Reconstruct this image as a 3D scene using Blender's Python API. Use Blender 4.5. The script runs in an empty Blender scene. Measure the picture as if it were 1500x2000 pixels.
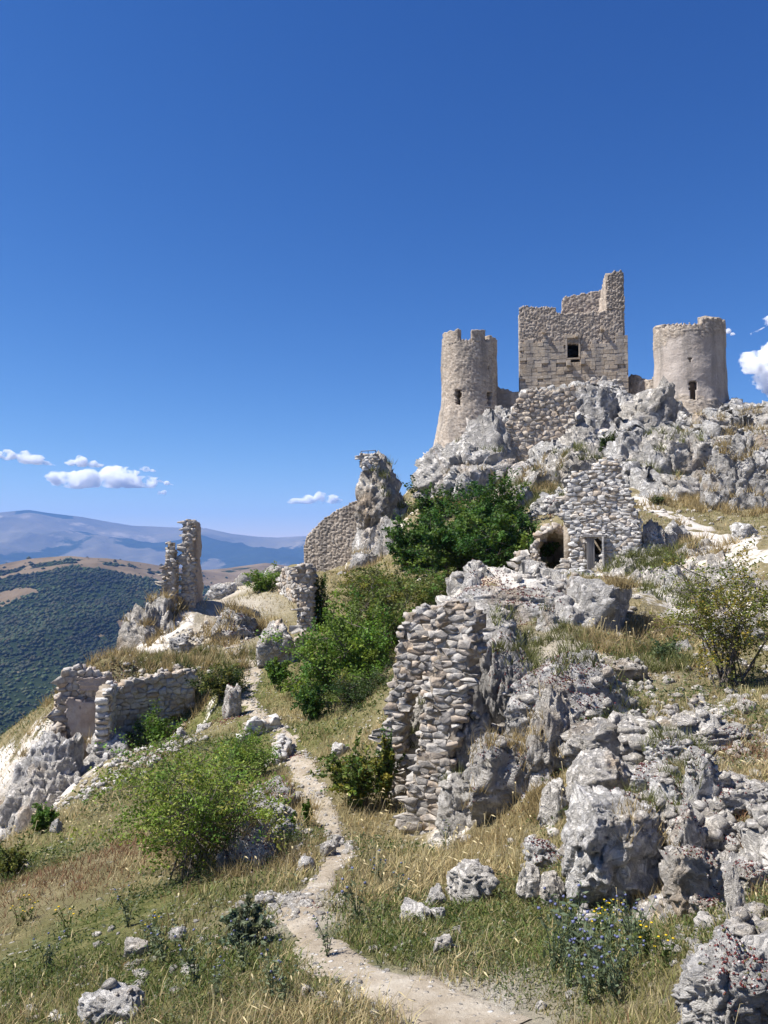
import bpy, bmesh, math, random
import numpy as np
from mathutils import Vector, Matrix

# ------------------------------------------------------------------ camera, sky, sun, exposure
SC = bpy.context.scene
COL = SC.collection
F = 1511.0                       # focal length in pixels of the 1500 x 2000 photograph
PITCH = math.radians(3.03)
cam_d = bpy.data.cameras.new('camera')
cam = bpy.data.objects.new('camera', cam_d)
COL.objects.link(cam)
cam_d.sensor_fit = 'VERTICAL'
cam_d.sensor_height = 24.0
cam_d.lens = 24.0 * F / 2000.0
cam_d.clip_start = 0.1
cam_d.clip_end = 90000.0
cam.location = (0, 0, 0)
cam.rotation_euler = (math.pi / 2 + PITCH, 0, 0)
SC.camera = cam

SUN_AZ = math.radians(266.0)     # clockwise from +Y (the viewing direction): from the left, a little behind
SUN_EL = math.radians(56.0)
world = bpy.data.worlds.new('World')
SC.world = world
world.use_nodes = True
wn = world.node_tree
wn.nodes.clear()
sky = wn.nodes.new('ShaderNodeTexSky')
sky.sky_type = 'NISHITA'
sky.sun_disc = False
sky.sun_elevation = SUN_EL
sky.sun_rotation = SUN_AZ
sky.altitude = 1500.0
sky.air_density = 1.0
sky.dust_density = 0.3
sky.ozone_density = 3.0
bg = wn.nodes.new('ShaderNodeBackground')
bg.inputs['Strength'].default_value = 0.05
wo = wn.nodes.new('ShaderNodeOutputWorld')
SKY_K = 0.095
_sp = wn.nodes.new('ShaderNodeSeparateColor')
_cb = wn.nodes.new('ShaderNodeCombineColor')
wn.links.new(sky.outputs[0], _sp.inputs[0])
for _i, (_e, _g) in enumerate(((1.91, 2.66), (1.40, 1.53), (1.0, 1.36))):   # deep mountain-air blue over the whole sky
    _p = wn.nodes.new('ShaderNodeMath'); _p.operation = 'POWER'; _p.inputs[1].default_value = _e
    _m = wn.nodes.new('ShaderNodeMath'); _m.operation = 'MULTIPLY'; _m.inputs[1].default_value = _g * SKY_K ** (_e - 1)
    wn.links.new(_sp.outputs[_i], _p.inputs[0]); wn.links.new(_p.outputs[0], _m.inputs[0]); wn.links.new(_m.outputs[0], _cb.inputs[_i])
wn.links.new(_cb.outputs[0], bg.inputs[0])
wn.links.new(bg.outputs[0], wo.inputs[0])

sun_d = bpy.data.lights.new('sun', 'SUN')
sun_d.energy = 5.0
sun_d.angle = math.radians(0.53)
sun_d.color = (1.0, 0.955, 0.89)
sun = bpy.data.objects.new('sun', sun_d)
COL.objects.link(sun)
SUNV = Vector((math.sin(SUN_AZ) * math.cos(SUN_EL), math.cos(SUN_AZ) * math.cos(SUN_EL), math.sin(SUN_EL)))
sun.rotation_euler = SUNV.to_track_quat('Z', 'Y').to_euler()
sun.location = SUNV * 60

SC.view_settings.view_transform = 'Standard'
SC.view_settings.look = 'None'
SC.view_settings.exposure = 0.9
SC.view_settings.gamma = 1.0
SC.view_settings.use_curve_mapping = False
SC.render.engine = 'CYCLES'
SC.cycles.max_bounces = 64
SC.cycles.diffuse_bounces = 3
SC.cycles.glossy_bounces = 2
SC.cycles.transmission_bounces = 3
SC.cycles.transparent_max_bounces = 8
SC.cycles.volume_bounces = 48
SC.cycles.use_denoising = True
try:
    SC.cycles.denoiser = 'OPENIMAGEDENOISE'
except Exception:
    pass

# ------------------------------------------------------------------ picture helpers
CP, SP = math.cos(PITCH), math.sin(PITCH)
def ray(px, py):
    u = (px - 750.0) / F
    v = (1000.0 - py) / F
    return (u, CP - v * SP, SP + v * CP)
def at(px, py, D):
    r = ray(px, py)
    s = D / r[1]
    return Vector((r[0] * s, D, r[2] * s))
def mpp(D):
    return D / F                 # metres for one photo pixel at distance D

# ------------------------------------------------------------------ numpy noise
def _h(ix, iy, iz, seed):
    n = (ix.astype(np.int64) * 374761393 + iy.astype(np.int64) * 668265263 + iz.astype(np.int64) * 2147483647 + seed * 1274126177) & 0xFFFFFFFF
    n = ((n ^ (n >> 13)) * 1274126177) & 0xFFFFFFFF
    n = ((n ^ (n >> 16)) * 2246822519) & 0xFFFFFFFF
    n = n ^ (n >> 15)
    return (n & 0xFFFFFF).astype(np.float64) / 16777215.0
def vnoise(p, seed=0):
    p = np.asarray(p, float)
    i = np.floor(p).astype(np.int64)
    f = p - i
    f = f * f * f * (f * (f * 6 - 15) + 10)
    x, y, z = i[:, 0], i[:, 1], i[:, 2]
    fx, fy, fz = f[:, 0], f[:, 1], f[:, 2]
    def c(a, b, d): return _h(x + a, y + b, z + d, seed)
    x00 = c(0, 0, 0) * (1 - fx) + c(1, 0, 0) * fx
    x10 = c(0, 1, 0) * (1 - fx) + c(1, 1, 0) * fx
    x01 = c(0, 0, 1) * (1 - fx) + c(1, 0, 1) * fx
    x11 = c(0, 1, 1) * (1 - fx) + c(1, 1, 1) * fx
    return ((x00 * (1 - fy) + x10 * fy) * (1 - fz) + (x01 * (1 - fy) + x11 * fy) * fz) * 2 - 1
def fbm(p, octs=4, seed=0, gain=0.5, ridged=False):
    p = np.asarray(p, float)
    a, s, t = 1.0, 0.0, 0.0
    for o in range(octs):
        n = vnoise(p * (2.03 ** o) + o * 17.3, seed + o * 7)
        if ridged: n = 1 - 2 * np.abs(n)
        s = s + a * n
        t += a
        a *= gain
    return s / t
def worley(p, seed=0, dims=3):
    p = np.asarray(p, float)
    i = np.floor(p).astype(np.int64)
    n = len(p)
    f1 = np.full(n, 9.0); f2 = np.full(n, 9.0); cid = np.zeros(n)
    zr = (-1, 0, 1) if dims == 3 else (0,)
    for a in (-1, 0, 1):
        for b in (-1, 0, 1):
            for c in zr:
                cx, cy, cz = i[:, 0] + a, i[:, 1] + b, i[:, 2] + c
                hx = _h(cx, cy, cz, seed + 1); hy = _h(cx, cy, cz, seed + 2)
                d = (cx + 0.1 + 0.8 * hx - p[:, 0]) ** 2 + (cy + 0.1 + 0.8 * hy - p[:, 1]) ** 2
                if dims == 3:
                    d = d + (cz + 0.1 + 0.8 * _h(cx, cy, cz, seed + 3) - p[:, 2]) ** 2
                m = d < f1
                f2 = np.where(m, f1, np.minimum(f2, d))
                cid = np.where(m, _h(cx, cy, cz, seed + 5), cid)
                f1 = np.where(m, d, f1)
    return np.sqrt(f1), np.sqrt(f2), cid
def blocks(p, seed=0, tilt=1.0):
    """fractured-rock relief: each cell its own height and its own tilted face; returns relief about 0, and distance to the joint"""
    p = np.asarray(p, float)
    i = np.floor(p).astype(np.int64)
    n = len(p)
    f1 = np.full(n, 9.0); f2 = np.full(n, 9.0)
    best = np.zeros((n, 3)); cell = np.zeros((n, 3), np.int64)
    for a in (-1, 0, 1):
        for b in (-1, 0, 1):
            for c in (-1, 0, 1):
                q = i + np.array([a, b, c])
                ctr = q + 0.1 + 0.8 * np.stack([_h(q[:, 0], q[:, 1], q[:, 2], seed + k) for k in (1, 2, 3)], 1)
                dv = p - ctr
                d = (dv * dv).sum(1)
                m = d < f1
                f2 = np.where(m, f1, np.minimum(f2, d))
                best = np.where(m[:, None], dv, best); cell = np.where(m[:, None], q, cell)
                f1 = np.where(m, d, f1)
    g = np.stack([_h(cell[:, 0], cell[:, 1], cell[:, 2], seed + 11 + k) for k in range(4)], 1) * 2 - 1
    return g[:, 3] * 0.5 + tilt * (best * g[:, :3]).sum(1), np.sqrt(f2) - np.sqrt(f1)
def sstep(a, b, x):
    t = np.clip((x - a) / (b - a), 0, 1)
    return t * t * (3 - 2 * t)

# ------------------------------------------------------------------ mesh helpers
def raw_mesh(name, V, faces, mat=None, smooth=True, col=None):
    """faces: a list of int arrays, each (n, 3) or (n, 4)"""
    V = np.asarray(V, np.float32)
    me = bpy.data.meshes.new(name)
    me.vertices.add(len(V))
    me.vertices.foreach_set('co', V.ravel())
    faces = [np.asarray(f, np.int32) for f in faces if len(f)]
    nl = sum(f.size for f in faces)
    npoly = sum(len(f) for f in faces)
    me.loops.add(nl)
    me.polygons.add(npoly)
    me.loops.foreach_set('vertex_index', np.concatenate([f.ravel() for f in faces]))
    st, o = [], 0
    for f in faces:
        k = f.shape[1]
        st.append(o + np.arange(len(f)) * k)
        o += f.size
    me.polygons.foreach_set('loop_start', np.concatenate(st).astype(np.int32))
    if smooth:
        me.polygons.foreach_set('use_smooth', np.ones(npoly, bool))
    me.update(calc_edges=True)
    me.validate()
    if col is not None:
        c = np.asarray(col, np.float32)
        if c.shape[1] == 3: c = np.concatenate([c, np.ones((len(c), 1), np.float32)], 1)
        at_ = me.attributes.new('Col', 'FLOAT_COLOR', 'POINT')
        at_.data.foreach_set('color', c.ravel())
    if mat is not None:
        me.materials.append(mat)
    return me
def link(name, me, parent=None, loc=None):
    o = bpy.data.objects.new(name, me)
    COL.objects.link(o)
    if parent is not None: o.parent = parent
    if loc is not None: o.location = loc
    return o
def mk(name, V, faces, mat=None, parent=None, smooth=True, col=None, loc=None):
    return link(name, raw_mesh(name, V, faces, mat, smooth, col), parent, loc)
def tag(o, label=None, cat=None, group=None, kind=None):
    if label: o['label'] = label
    if cat: o['category'] = cat
    if group: o['group'] = group
    if kind: o['kind'] = kind
    return o
def empty(name, loc, label=None, cat=None, group=None):
    o = bpy.data.objects.new(name, None)
    COL.objects.link(o)
    o.location = loc
    o.empty_display_size = 0.2
    return tag(o, label, cat, group)
def grid_faces(nu, nv, mask=None, flip=False):
    i = np.arange(nu * nv).reshape(nu, nv)
    a, b, c, d = i[:-1, :-1], i[1:, :-1], i[1:, 1:], i[:-1, 1:]
    q = np.stack([a, d, c, b] if flip else [a, b, c, d], -1).reshape(-1, 4)
    return q if mask is None else q[mask.reshape(-1)]
def shell(O, I, mask):
    """outer grid O and inner grid I (nu, nv, 3) -> verts, quads of the thick shell over the cells in mask"""
    nu, nv = O.shape[:2]
    N = nu * nv
    V = np.concatenate([O.reshape(-1, 3), I.reshape(-1, 3)])
    fo = grid_faces(nu, nv, mask)
    fi = grid_faces(nu, nv, mask, True) + N
    idx = np.arange(N).reshape(nu, nv)
    mp = np.zeros((nu + 1, nv + 1), bool)
    mp[1:-1, 1:-1] = mask
    rim = []
    m = mask
    w = m & ~mp[:-2, 1:-1]; a, b = idx[:-1, :-1][w], idx[:-1, 1:][w]; rim.append(np.stack([a, a + N, b + N, b], -1)[:, ::-1])
    w = m & ~mp[2:, 1:-1]; a, b = idx[1:, :-1][w], idx[1:, 1:][w]; rim.append(np.stack([a, a + N, b + N, b], -1))
    w = m & ~mp[1:-1, :-2]; a, b = idx[:-1, :-1][w], idx[1:, :-1][w]; rim.append(np.stack([a, a + N, b + N, b], -1))
    w = m & ~mp[1:-1, 2:]; a, b = idx[:-1, 1:][w], idx[1:, 1:][w]; rim.append(np.stack([a, a + N, b + N, b], -1)[:, ::-1])
    return V, [fo, fi, np.concatenate(rim)]
_ico = {}
def ico(k):
    if k not in _ico:
        bm = bmesh.new()
        bmesh.ops.create_icosphere(bm, subdivisions=k, radius=1.0)
        V = np.array([v.co[:] for v in bm.verts])
        T = np.array([[v.index for v in f.verts] for f in bm.faces])
        bm.free()
        _ico[k] = (V, T)
    return _ico[k]

# ------------------------------------------------------------------ materials
MAT = {}
def node_mat(name, rough=0.9, spec=0.2):
    m = bpy.data.materials.new(name)
    m.use_nodes = True
    nt = m.node_tree
    nt.nodes.clear()
    out = nt.nodes.new('ShaderNodeOutputMaterial')
    b = nt.nodes.new('ShaderNodeBsdfPrincipled')
    b.inputs['Roughness'].default_value = rough
    b.inputs['Specular IOR Level'].default_value = spec
    nt.links.new(b.outputs[0], out.inputs[0])
    MAT[name] = m
    return m, nt, b, out
class NB:
    """small node builder"""
    def __init__(s, nt): s.nt = nt
    def n(s, t, **k):
        x = s.nt.nodes.new(t)
        for a, b in k.items(): setattr(x, a, b)
        return x
    def l(s, a, b): s.nt.links.new(a, b)
    def coord(s, kind='Object'):
        return s.n('ShaderNodeTexCoord').outputs[kind]
    def geo(s, out='Position'): return s.n('ShaderNodeNewGeometry').outputs[out]
    def noise(s, vec, scale, detail=6, rough=0.6, dist=0.0, out=0):
        x = s.n('ShaderNodeTexNoise')
        s.l(vec, x.inputs['Vector'])
        x.inputs['Scale'].default_value = scale; x.inputs['Detail'].default_value = detail
        x.inputs['Roughness'].default_value = rough; x.inputs['Distortion'].default_value = dist
        return x.outputs[out]
    def vor(s, vec, scale, feature='F1', out='Distance', rnd=1.0):
        x = s.n('ShaderNodeTexVoronoi', feature=feature)
        s.l(vec, x.inputs['Vector']); x.inputs['Scale'].default_value = scale
        x.inputs['Randomness'].default_value = rnd
        return x.outputs[out]
    def ramp(s, fac, stops, interp='LINEAR'):
        x = s.n('ShaderNodeValToRGB')
        x.color_ramp.interpolation = interp
        e = x.color_ramp.elements
        while len(e) < len(stops): e.new(0.5)
        for k, (p, c) in enumerate(stops):
            e[k].position = p
            e[k].color = (c, c, c, 1) if isinstance(c, (int, float)) else (*c, 1)
        s.l(fac, x.inputs[0])
        return x.outputs[0]
    def mix(s, fac, a, b, mode='MIX'):
        x = s.n('ShaderNodeMix', data_type='RGBA', blend_type=mode)
        for sock, val in ((x.inputs[0], fac), (x.inputs[6], a), (x.inputs[7], b)):
            if hasattr(val, 'links') or isinstance(val, bpy.types.NodeSocket): s.l(val, sock)
            elif isinstance(val, (int, float)): sock.default_value = val if sock == x.inputs[0] else (val, val, val, 1)
            else: sock.default_value = (*val, 1)
        return x.outputs[2]
    def math(s, op, a, b=None):
        x = s.n('ShaderNodeMath', operation=op)
        for k, v in enumerate((a, b)):
            if v is None: continue
            if isinstance(v, (int, float)): x.inputs[k].default_value = v
            else: s.l(v, x.inputs[k])
        return x.outputs[0]
    def bump(s, height, strength, dist, normal=None):
        x = s.n('ShaderNodeBump')
        x.inputs['Strength'].default_value = strength; x.inputs['Distance'].default_value = dist
        s.l(height, x.inputs['Height'])
        if normal is not None: s.l(normal, x.inputs['Normal'])
        return x.outputs[0]
    def attr(s, name='Col', out='Color'):
        x = s.n('ShaderNodeAttribute'); x.attribute_name = name
        return x.outputs[out]
    def sep(s, c):
        x = s.n('ShaderNodeSeparateColor'); s.l(c, x.inputs[0]); return x.outputs
    def rnd(s): return s.n('ShaderNodeObjectInfo').outputs['Random']

def limestone_color(b, P, sc, light=(0.80, 0.775, 0.735), dark=(0.46, 0.45, 0.44), tan=(0.54, 0.42, 0.295)):
    """grey-white weathered limestone: lichen-dark blotches, tan stains, speckle"""
    n1 = b.noise(P, 0.9 * sc, 8, 0.68)
    n2 = b.noise(P, 3.1 * sc, 8, 0.7, 0.4)
    n3 = b.noise(P, 13.0 * sc, 6, 0.75)
    c = b.mix(b.ramp(n2, [(0.38, 0.0), (0.56, 1.0)]), dark, light)
    c = b.mix(b.ramp(n1, [(0.42, 0.0), (0.56, 0.6)]), c, light)
    c = b.mix(b.math('MULTIPLY', b.ramp(b.noise(P, 0.55 * sc, 6, 0.6, 0.6), [(0.56, 0.0), (0.68, 1.0)]), 0.75), c, tan)
    c = b.mix(1.0, c, b.ramp(b.rnd(), [(0.0, (0.80, 0.79, 0.78)), (0.4, (1.0, 1.0, 1.0)), (0.7, (0.90, 0.86, 0.80)), (1.0, (1.0, 0.98, 0.95))]), 'MULTIPLY')
    c = b.mix(b.ramp(n3, [(0.565, 0.0), (0.66, 0.8)]), c, (0.17, 0.165, 0.16))
    return c
def limestone_normal(b, P, sc):
    h = b.noise(P, 4.0 * sc, 12, 0.8, 0.4)
    h = b.math('ADD', h, b.math('MULTIPLY', b.ramp(b.vor(P, 5.0 * sc, 'F1'), [(0.0, 0.0), (0.35, 1.0)]), 0.3))
    rid = b.math('ABSOLUTE', b.math('SUBTRACT', b.noise(P, 2.4 * sc, 8, 0.7, 0.8), 0.5))
    h = b.math('ADD', h, b.math('MULTIPLY', b.ramp(rid, [(0.0, 0.0), (0.06, 1.0)]), 0.5))
    return h
def make_materials():
    # limestone boulders, two grain sizes for near and far ones
    for nm, sc, bd in (('limestone', 1.0, 0.15), ('limestone_far', 0.38, 0.42), ('limestone_fine', 2.4, 0.065)):
        m, nt, p, out = node_mat(nm, 0.92, 0.15)
        b = NB(nt)
        P = b.geo()
        nt.links.new(limestone_color(b, P, sc), p.inputs['Base Color'])
        nt.links.new(b.bump(limestone_normal(b, P, sc), 1.0, bd), p.inputs['Normal'])
    # stones laid in walls: tone by stone
    for nm, base in (('wall_stone', ((0.33, 0.295, 0.255), (0.50, 0.465, 0.42), (0.43, 0.325, 0.225))),
                     ('wall_stone_warm', ((0.33, 0.285, 0.24), (0.47, 0.40, 0.32), (0.40, 0.295, 0.20))),
                     ('wall_stone_pale', ((0.47, 0.455, 0.435), (0.68, 0.655, 0.62), (0.52, 0.43, 0.33)))):
        m, nt, p, out = node_mat(nm, 0.93, 0.12)
        b = NB(nt)
        P = b.geo()
        r = b.rnd()
        c = b.ramp(r, [(0.0, base[0]), (0.35, base[1]), (0.62, base[2]), (0.8, base[1]), (1.0, base[0])])
        n = b.noise(P, 7.0, 6, 0.7)
        c = b.mix(b.ramp(n, [(0.35, 0.65), (0.6, 0.0)]), c, (0.20, 0.195, 0.19))
        c = b.mix(b.ramp(b.noise(P, 2.2, 5, 0.6), [(0.52, 0.0), (0.66, 0.55)]), c, (0.60, 0.59, 0.57))
        nt.links.new(c, p.inputs['Base Color'])
        nt.links.new(b.bump(b.noise(P, 14.0, 8, 0.7), 0.8, 0.05), p.inputs['Normal'])
    # mortar and earth core of walls
    m, nt, p, out = node_mat('mortar', 0.95, 0.1)
    b = NB(nt); P = b.geo()
    c = b.ramp(b.noise(P, 5.0, 8, 0.7), [(0.3, (0.24, 0.20, 0.155)), (0.5, (0.38, 0.32, 0.25)), (0.7, (0.50, 0.45, 0.385))])
    nt.links.new(c, p.inputs['Base Color'])
    nt.links.new(b.bump(b.noise(P, 9.0, 8, 0.75), 1.0, 0.08), p.inputs['Normal'])
    # old plaster
    m, nt, p, out = node_mat('plaster', 0.93, 0.12)
    b = NB(nt); P = b.geo()
    c = b.ramp(b.noise(P, 1.1, 8, 0.65), [(0.32, (0.27, 0.22, 0.18)), (0.5, (0.40, 0.335, 0.285)), (0.68, (0.47, 0.43, 0.39))])
    c = b.mix(b.ramp(b.noise(P, 6.0, 6, 0.7), [(0.5, 0.0), (0.72, 0.6)]), c, (0.24, 0.215, 0.19))
    nt.links.new(c, p.inputs['Base Color'])
    nt.links.new(b.bump(b.noise(P, 5.0, 9, 0.7), 0.6, 0.06), p.inputs['Normal'])
    # coursed or rubble masonry whose stones are modelled in the mesh (Col: r tone of the stone, g stone or joint, b plaster cover)
    for nm, s0, s1, s2, jo in (('masonry', (0.335, 0.275, 0.215), (0.455, 0.38, 0.305), (0.55, 0.475, 0.39), (0.235, 0.19, 0.145)),
                               ('masonry_pink', (0.335, 0.28, 0.225), (0.435, 0.37, 0.30), (0.51, 0.445, 0.37), (0.26, 0.21, 0.165))):
        m, nt, p, out = node_mat(nm, 0.93, 0.1)
        b = NB(nt); P = b.geo()
        a = b.sep(b.attr())
        c = b.ramp(a[0], [(0.0, s0), (0.5, s1), (1.0, s2)])
        c = b.mix(b.ramp(a[1], [(0.0, 0.85), (0.7, 0.0)]), c, jo)
        c = b.mix(a[2], c, b.ramp(b.noise(P, 0.8, 7, 0.65), [(0.3, (0.34, 0.29, 0.25)), (0.7, (0.47, 0.42, 0.375))]))
        st = b.n('ShaderNodeMapping'); b.l(P, st.inputs[0]); st.inputs['Scale'].default_value = (1.0, 1.0, 0.16)
        c = b.mix(b.ramp(b.noise(st.outputs[0], 0.9, 6, 0.6), [(0.47, 0.0), (0.64, 0.7)]), c, (0.20, 0.18, 0.16))
        c = b.mix(b.ramp(b.noise(P, 3.5, 6, 0.7), [(0.54, 0.0), (0.7, 0.6)]), c, (0.20, 0.185, 0.175))
        nt.links.new(c, p.inputs['Base Color'])
        nt.links.new(b.bump(b.noise(P, 3.5, 8, 0.7), 0.7, 0.12), p.inputs['Normal'])
    # squared blocks of the keep
    m, nt, p, out = node_mat('ashlar', 0.92, 0.12)
    b = NB(nt); P = b.geo()
    c = b.ramp(b.rnd(), [(0.0, (0.38, 0.305, 0.225)), (0.5, (0.48, 0.40, 0.305)), (1.0, (0.56, 0.48, 0.385))])
    st = b.n('ShaderNodeMapping'); b.l(P, st.inputs[0]); st.inputs['Scale'].default_value = (1.0, 1.0, 0.14)
    c = b.mix(b.ramp(b.noise(st.outputs[0], 0.8, 7, 0.65), [(0.47, 0.0), (0.66, 0.75)]), c, (0.225, 0.215, 0.21))
    c = b.mix(b.ramp(b.noise(P, 2.6, 7, 0.72), [(0.52, 0.0), (0.68, 0.7)]), c, (0.21, 0.19, 0.17))
    nt.links.new(c, p.inputs['Base Color'])
    nt.links.new(b.bump(b.noise(P, 3.0, 8, 0.72), 0.7, 0.1), p.inputs['Normal'])
    # hillside soil with dry turf, pebbles; Col: r bare rock, g green turf, b pale dust
    m, nt, p, out = node_mat('hillside', 0.97, 0.05)
    b = NB(nt); P = b.geo()
    a = b.sep(b.attr())
    soil = b.ramp(b.noise(P, 1.7, 9, 0.7), [(0.3, (0.105, 0.085, 0.05)), (0.48, (0.20, 0.165, 0.095)), (0.62, (0.285, 0.235, 0.145)), (0.75, (0.40, 0.355, 0.27))])
    turf = b.ramp(b.noise(P, 2.6, 9, 0.72), [(0.3, (0.055, 0.07, 0.02)), (0.5, (0.12, 0.125, 0.045)), (0.7, (0.24, 0.21, 0.10))])
    c = b.mix(a[1], soil, turf)
    peb = b.ramp(b.vor(P, 7.0, 'F1'), [(0.0, 1.0), (0.22, 1.0), (0.3, 0.0)])
    pm = b.math('MULTIPLY', peb, b.ramp(b.noise(P, 0.9, 5, 0.6), [(0.5, 0.0), (0.62, 0.8)]))
    c = b.mix(pm, c, (0.50, 0.48, 0.45))
    dust = b.ramp(b.noise(P, 3.5, 8, 0.7), [(0.3, (0.36, 0.315, 0.25)), (0.55, (0.50, 0.455, 0.385)), (0.75, (0.62, 0.585, 0.53))])
    c = b.mix(a[2], c, dust)
    rock = limestone_color(b, P, 0.5)
    rk = b.math('ADD', a[0], b.math('MULTIPLY', b.math('SUBTRACT', b.noise(P, 1.1, 7, 0.7), 0.5), 1.6))
    c = b.mix(b.ramp(rk, [(0.42, 0.0), (0.58, 1.0)]), c, rock)
    nt.links.new(c, p.inputs['Base Color'])
    hgt = b.math('ADD', b.noise(P, 3.0, 10, 0.75), b.math('MULTIPLY', peb, 0.25))
    nt.links.new(b.bump(hgt, 1.0, 0.12), p.inputs['Normal'])
    # trodden path
    m, nt, p, out = node_mat('dust_path', 0.97, 0.05)
    b = NB(nt); P = b.geo()
    c = b.ramp(b.noise(P, 2.3, 9, 0.72), [(0.28, (0.21, 0.17, 0.12)), (0.48, (0.33, 0.28, 0.215)), (0.7, (0.45, 0.405, 0.335))])
    peb = b.ramp(b.vor(P, 13.0, 'F1'), [(0.0, 1.0), (0.2, 1.0), (0.3, 0.0)])
    c = b.mix(b.math('MULTIPLY', peb, b.ramp(b.noise(P, 1.5, 5, 0.6), [(0.47, 0.0), (0.58, 0.9)])), c, (0.60, 0.585, 0.56))
    nt.links.new(c, p.inputs['Base Color'])
    nt.links.new(b.bump(b.math('ADD', b.noise(P, 6.0, 10, 0.75), b.math('MULTIPLY', peb, 0.3)), 0.9, 0.05), p.inputs['Normal'])
    m, nt, p, out = node_mat('white_path', 0.95, 0.08)
    b = NB(nt); P = b.geo()
    c = b.ramp(b.noise(P, 0.8, 9, 0.72), [(0.3, (0.34, 0.295, 0.235)), (0.46, (0.52, 0.48, 0.43)), (0.7, (0.60, 0.57, 0.525))])
    c = b.mix(b.ramp(b.noise(P, 1.9, 7, 0.7), [(0.56, 0.0), (0.66, 0.7)]), c, (0.30, 0.25, 0.17))
    nt.links.new(c, p.inputs['Base Color'])
    nt.links.new(b.bump(b.noise(P, 2.5, 9, 0.75), 0.9, 0.14), p.inputs['Normal'])
    # leaves and blades: colour of each leaf in Col, light passes through
    for nm, tr in (('leaf', 0.38), ('grass_blade', 0.32), ('flower', 0.25)):
        m = bpy.data.materials.new(nm); m.use_nodes = True; MAT[nm] = m
        nt = m.node_tree; nt.nodes.clear(); b = NB(nt)
        out = b.n('ShaderNodeOutputMaterial')
        p = b.n('ShaderNodeBsdfPrincipled'); p.inputs['Roughness'].default_value = 0.62; p.inputs['Specular IOR Level'].default_value = 0.25
        t = b.n('ShaderNodeBsdfTranslucent')
        a = b.attr()
        b.l(a, p.inputs['Base Color'])
        b.l(b.mix(0.5, a, (0.75, 0.85, 0.25), 'MULTIPLY') if nm == 'leaf' else a, t.inputs[0])
        ms = b.n('ShaderNodeMixShader'); ms.inputs[0].default_value = tr
        b.l(p.outputs[0], ms.inputs[1]); b.l(t.outputs[0], ms.inputs[2]); b.l(ms.outputs[0], out.inputs[0])
    # bark and old timber
    m, nt, p, out = node_mat('bark', 0.9, 0.15)
    b = NB(nt); P = b.geo()
    nt.links.new(b.ramp(b.noise(P, 16.0, 6, 0.7), [(0.3, (0.075, 0.06, 0.05)), (0.7, (0.22, 0.19, 0.165))]), p.inputs['Base Color'])
    nt.links.new(b.bump(b.noise(P, 30.0, 6, 0.7), 0.6, 0.02), p.inputs['Normal'])
    m, nt, p, out = node_mat('old_timber', 0.85, 0.15)
    b = NB(nt); P = b.geo()
    st = b.n('ShaderNodeMapping'); b.l(b.coord(), st.inputs[0]); st.inputs['Scale'].default_value = (18.0, 18.0, 1.2)
    nt.links.new(b.ramp(b.noise(st.outputs[0], 1.0, 6, 0.7), [(0.3, (0.13, 0.12, 0.115)), (0.7, (0.33, 0.315, 0.30))]), p.inputs['Base Color'])
    nt.links.new(b.bump(b.noise(st.outputs[0], 1.0, 6, 0.7), 0.6, 0.02), p.inputs['Normal'])
    # rusty steel of the lookout rail
    m, nt, p, out = node_mat('dark_steel', 0.55, 0.4)
    p.inputs['Base Color'].default_value = (0.06, 0.06, 0.065, 1); p.inputs['Metallic'].default_value = 0.6
    # far hills and mountains; Col: r forest, g pale bare ground
    for nm, sc, tc in (('hill_turf', 0.006, ((0.10, 0.075, 0.048), (0.16, 0.12, 0.078), (0.215, 0.165, 0.11))), ('mountain_slope', 0.0011, ((0.085, 0.08, 0.06), (0.14, 0.125, 0.09), (0.20, 0.17, 0.12)))):
        m, nt, p, out = node_mat(nm, 0.98, 0.0)
        b = NB(nt); P = b.geo()
        a = b.sep(b.attr())
        turf = b.ramp(b.noise(P, sc, 9, 0.7), [(0.32, tc[0]), (0.5, tc[1]), (0.7, tc[2])])
        wood = b.ramp(b.noise(P, sc * 6, 8, 0.7), [(0.32, (0.014, 0.022, 0.010)), (0.6, (0.026, 0.037, 0.017)), (0.78, (0.05, 0.058, 0.028))])
        fm = b.math('ADD', a[0], b.math('MULTIPLY', b.math('SUBTRACT', b.noise(P, sc * 2.2, 9, 0.72), 0.5), 1.3))
        c = b.mix(b.ramp(fm, [(0.44, 0.0), (0.54, 1.0)]), turf, wood)
        pm = b.math('ADD', a[1], b.math('MULTIPLY', b.math('SUBTRACT', b.noise(P, sc * 3.0, 8, 0.72), 0.5), 1.2))
        c = b.mix(b.ramp(pm, [(0.5, 0.0), (0.66, 0.9)]), c, (0.30, 0.25, 0.19))
        nt.links.new(c, p.inputs['Base Color'])
        nt.links.new(b.bump(b.noise(P, sc * 7, 9, 0.7), 1.0, 0.35 / sc * 0.05), p.inputs['Normal'])
    # cloud and air
    m = bpy.data.materials.new('cloud_vapour'); m.use_nodes = True; MAT['cloud_vapour'] = m
    nt = m.node_tree; nt.nodes.clear(); b = NB(nt)
    out = b.n('ShaderNodeOutputMaterial'); v = b.n('ShaderNodeVolumePrincipled')
    v.inputs['Color'].default_value = (1, 1, 1, 1);
    b.l(b.math('MULTIPLY', b.ramp(b.noise(b.geo(), 0.0036, 8, 0.62), [(0.45, 0.0), (0.57, 1.0)]), 0.020), v.inputs['Density']); v.inputs['Anisotropy'].default_value = 0.1
    b.l(v.outputs[0], out.inputs['Volume'])
    m = bpy.data.materials.new('hazy_air'); m.use_nodes = True; MAT['hazy_air'] = m
    nt = m.node_tree; nt.nodes.clear(); b = NB(nt)
    out = b.n('ShaderNodeOutputMaterial'); v = b.n('ShaderNodeVolumePrincipled')
    v.inputs['Color'].default_value = (0.22, 0.46, 1.0, 1); v.inputs['Density'].default_value = 0.000062; v.inputs['Anisotropy'].default_value = 0.0
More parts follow.
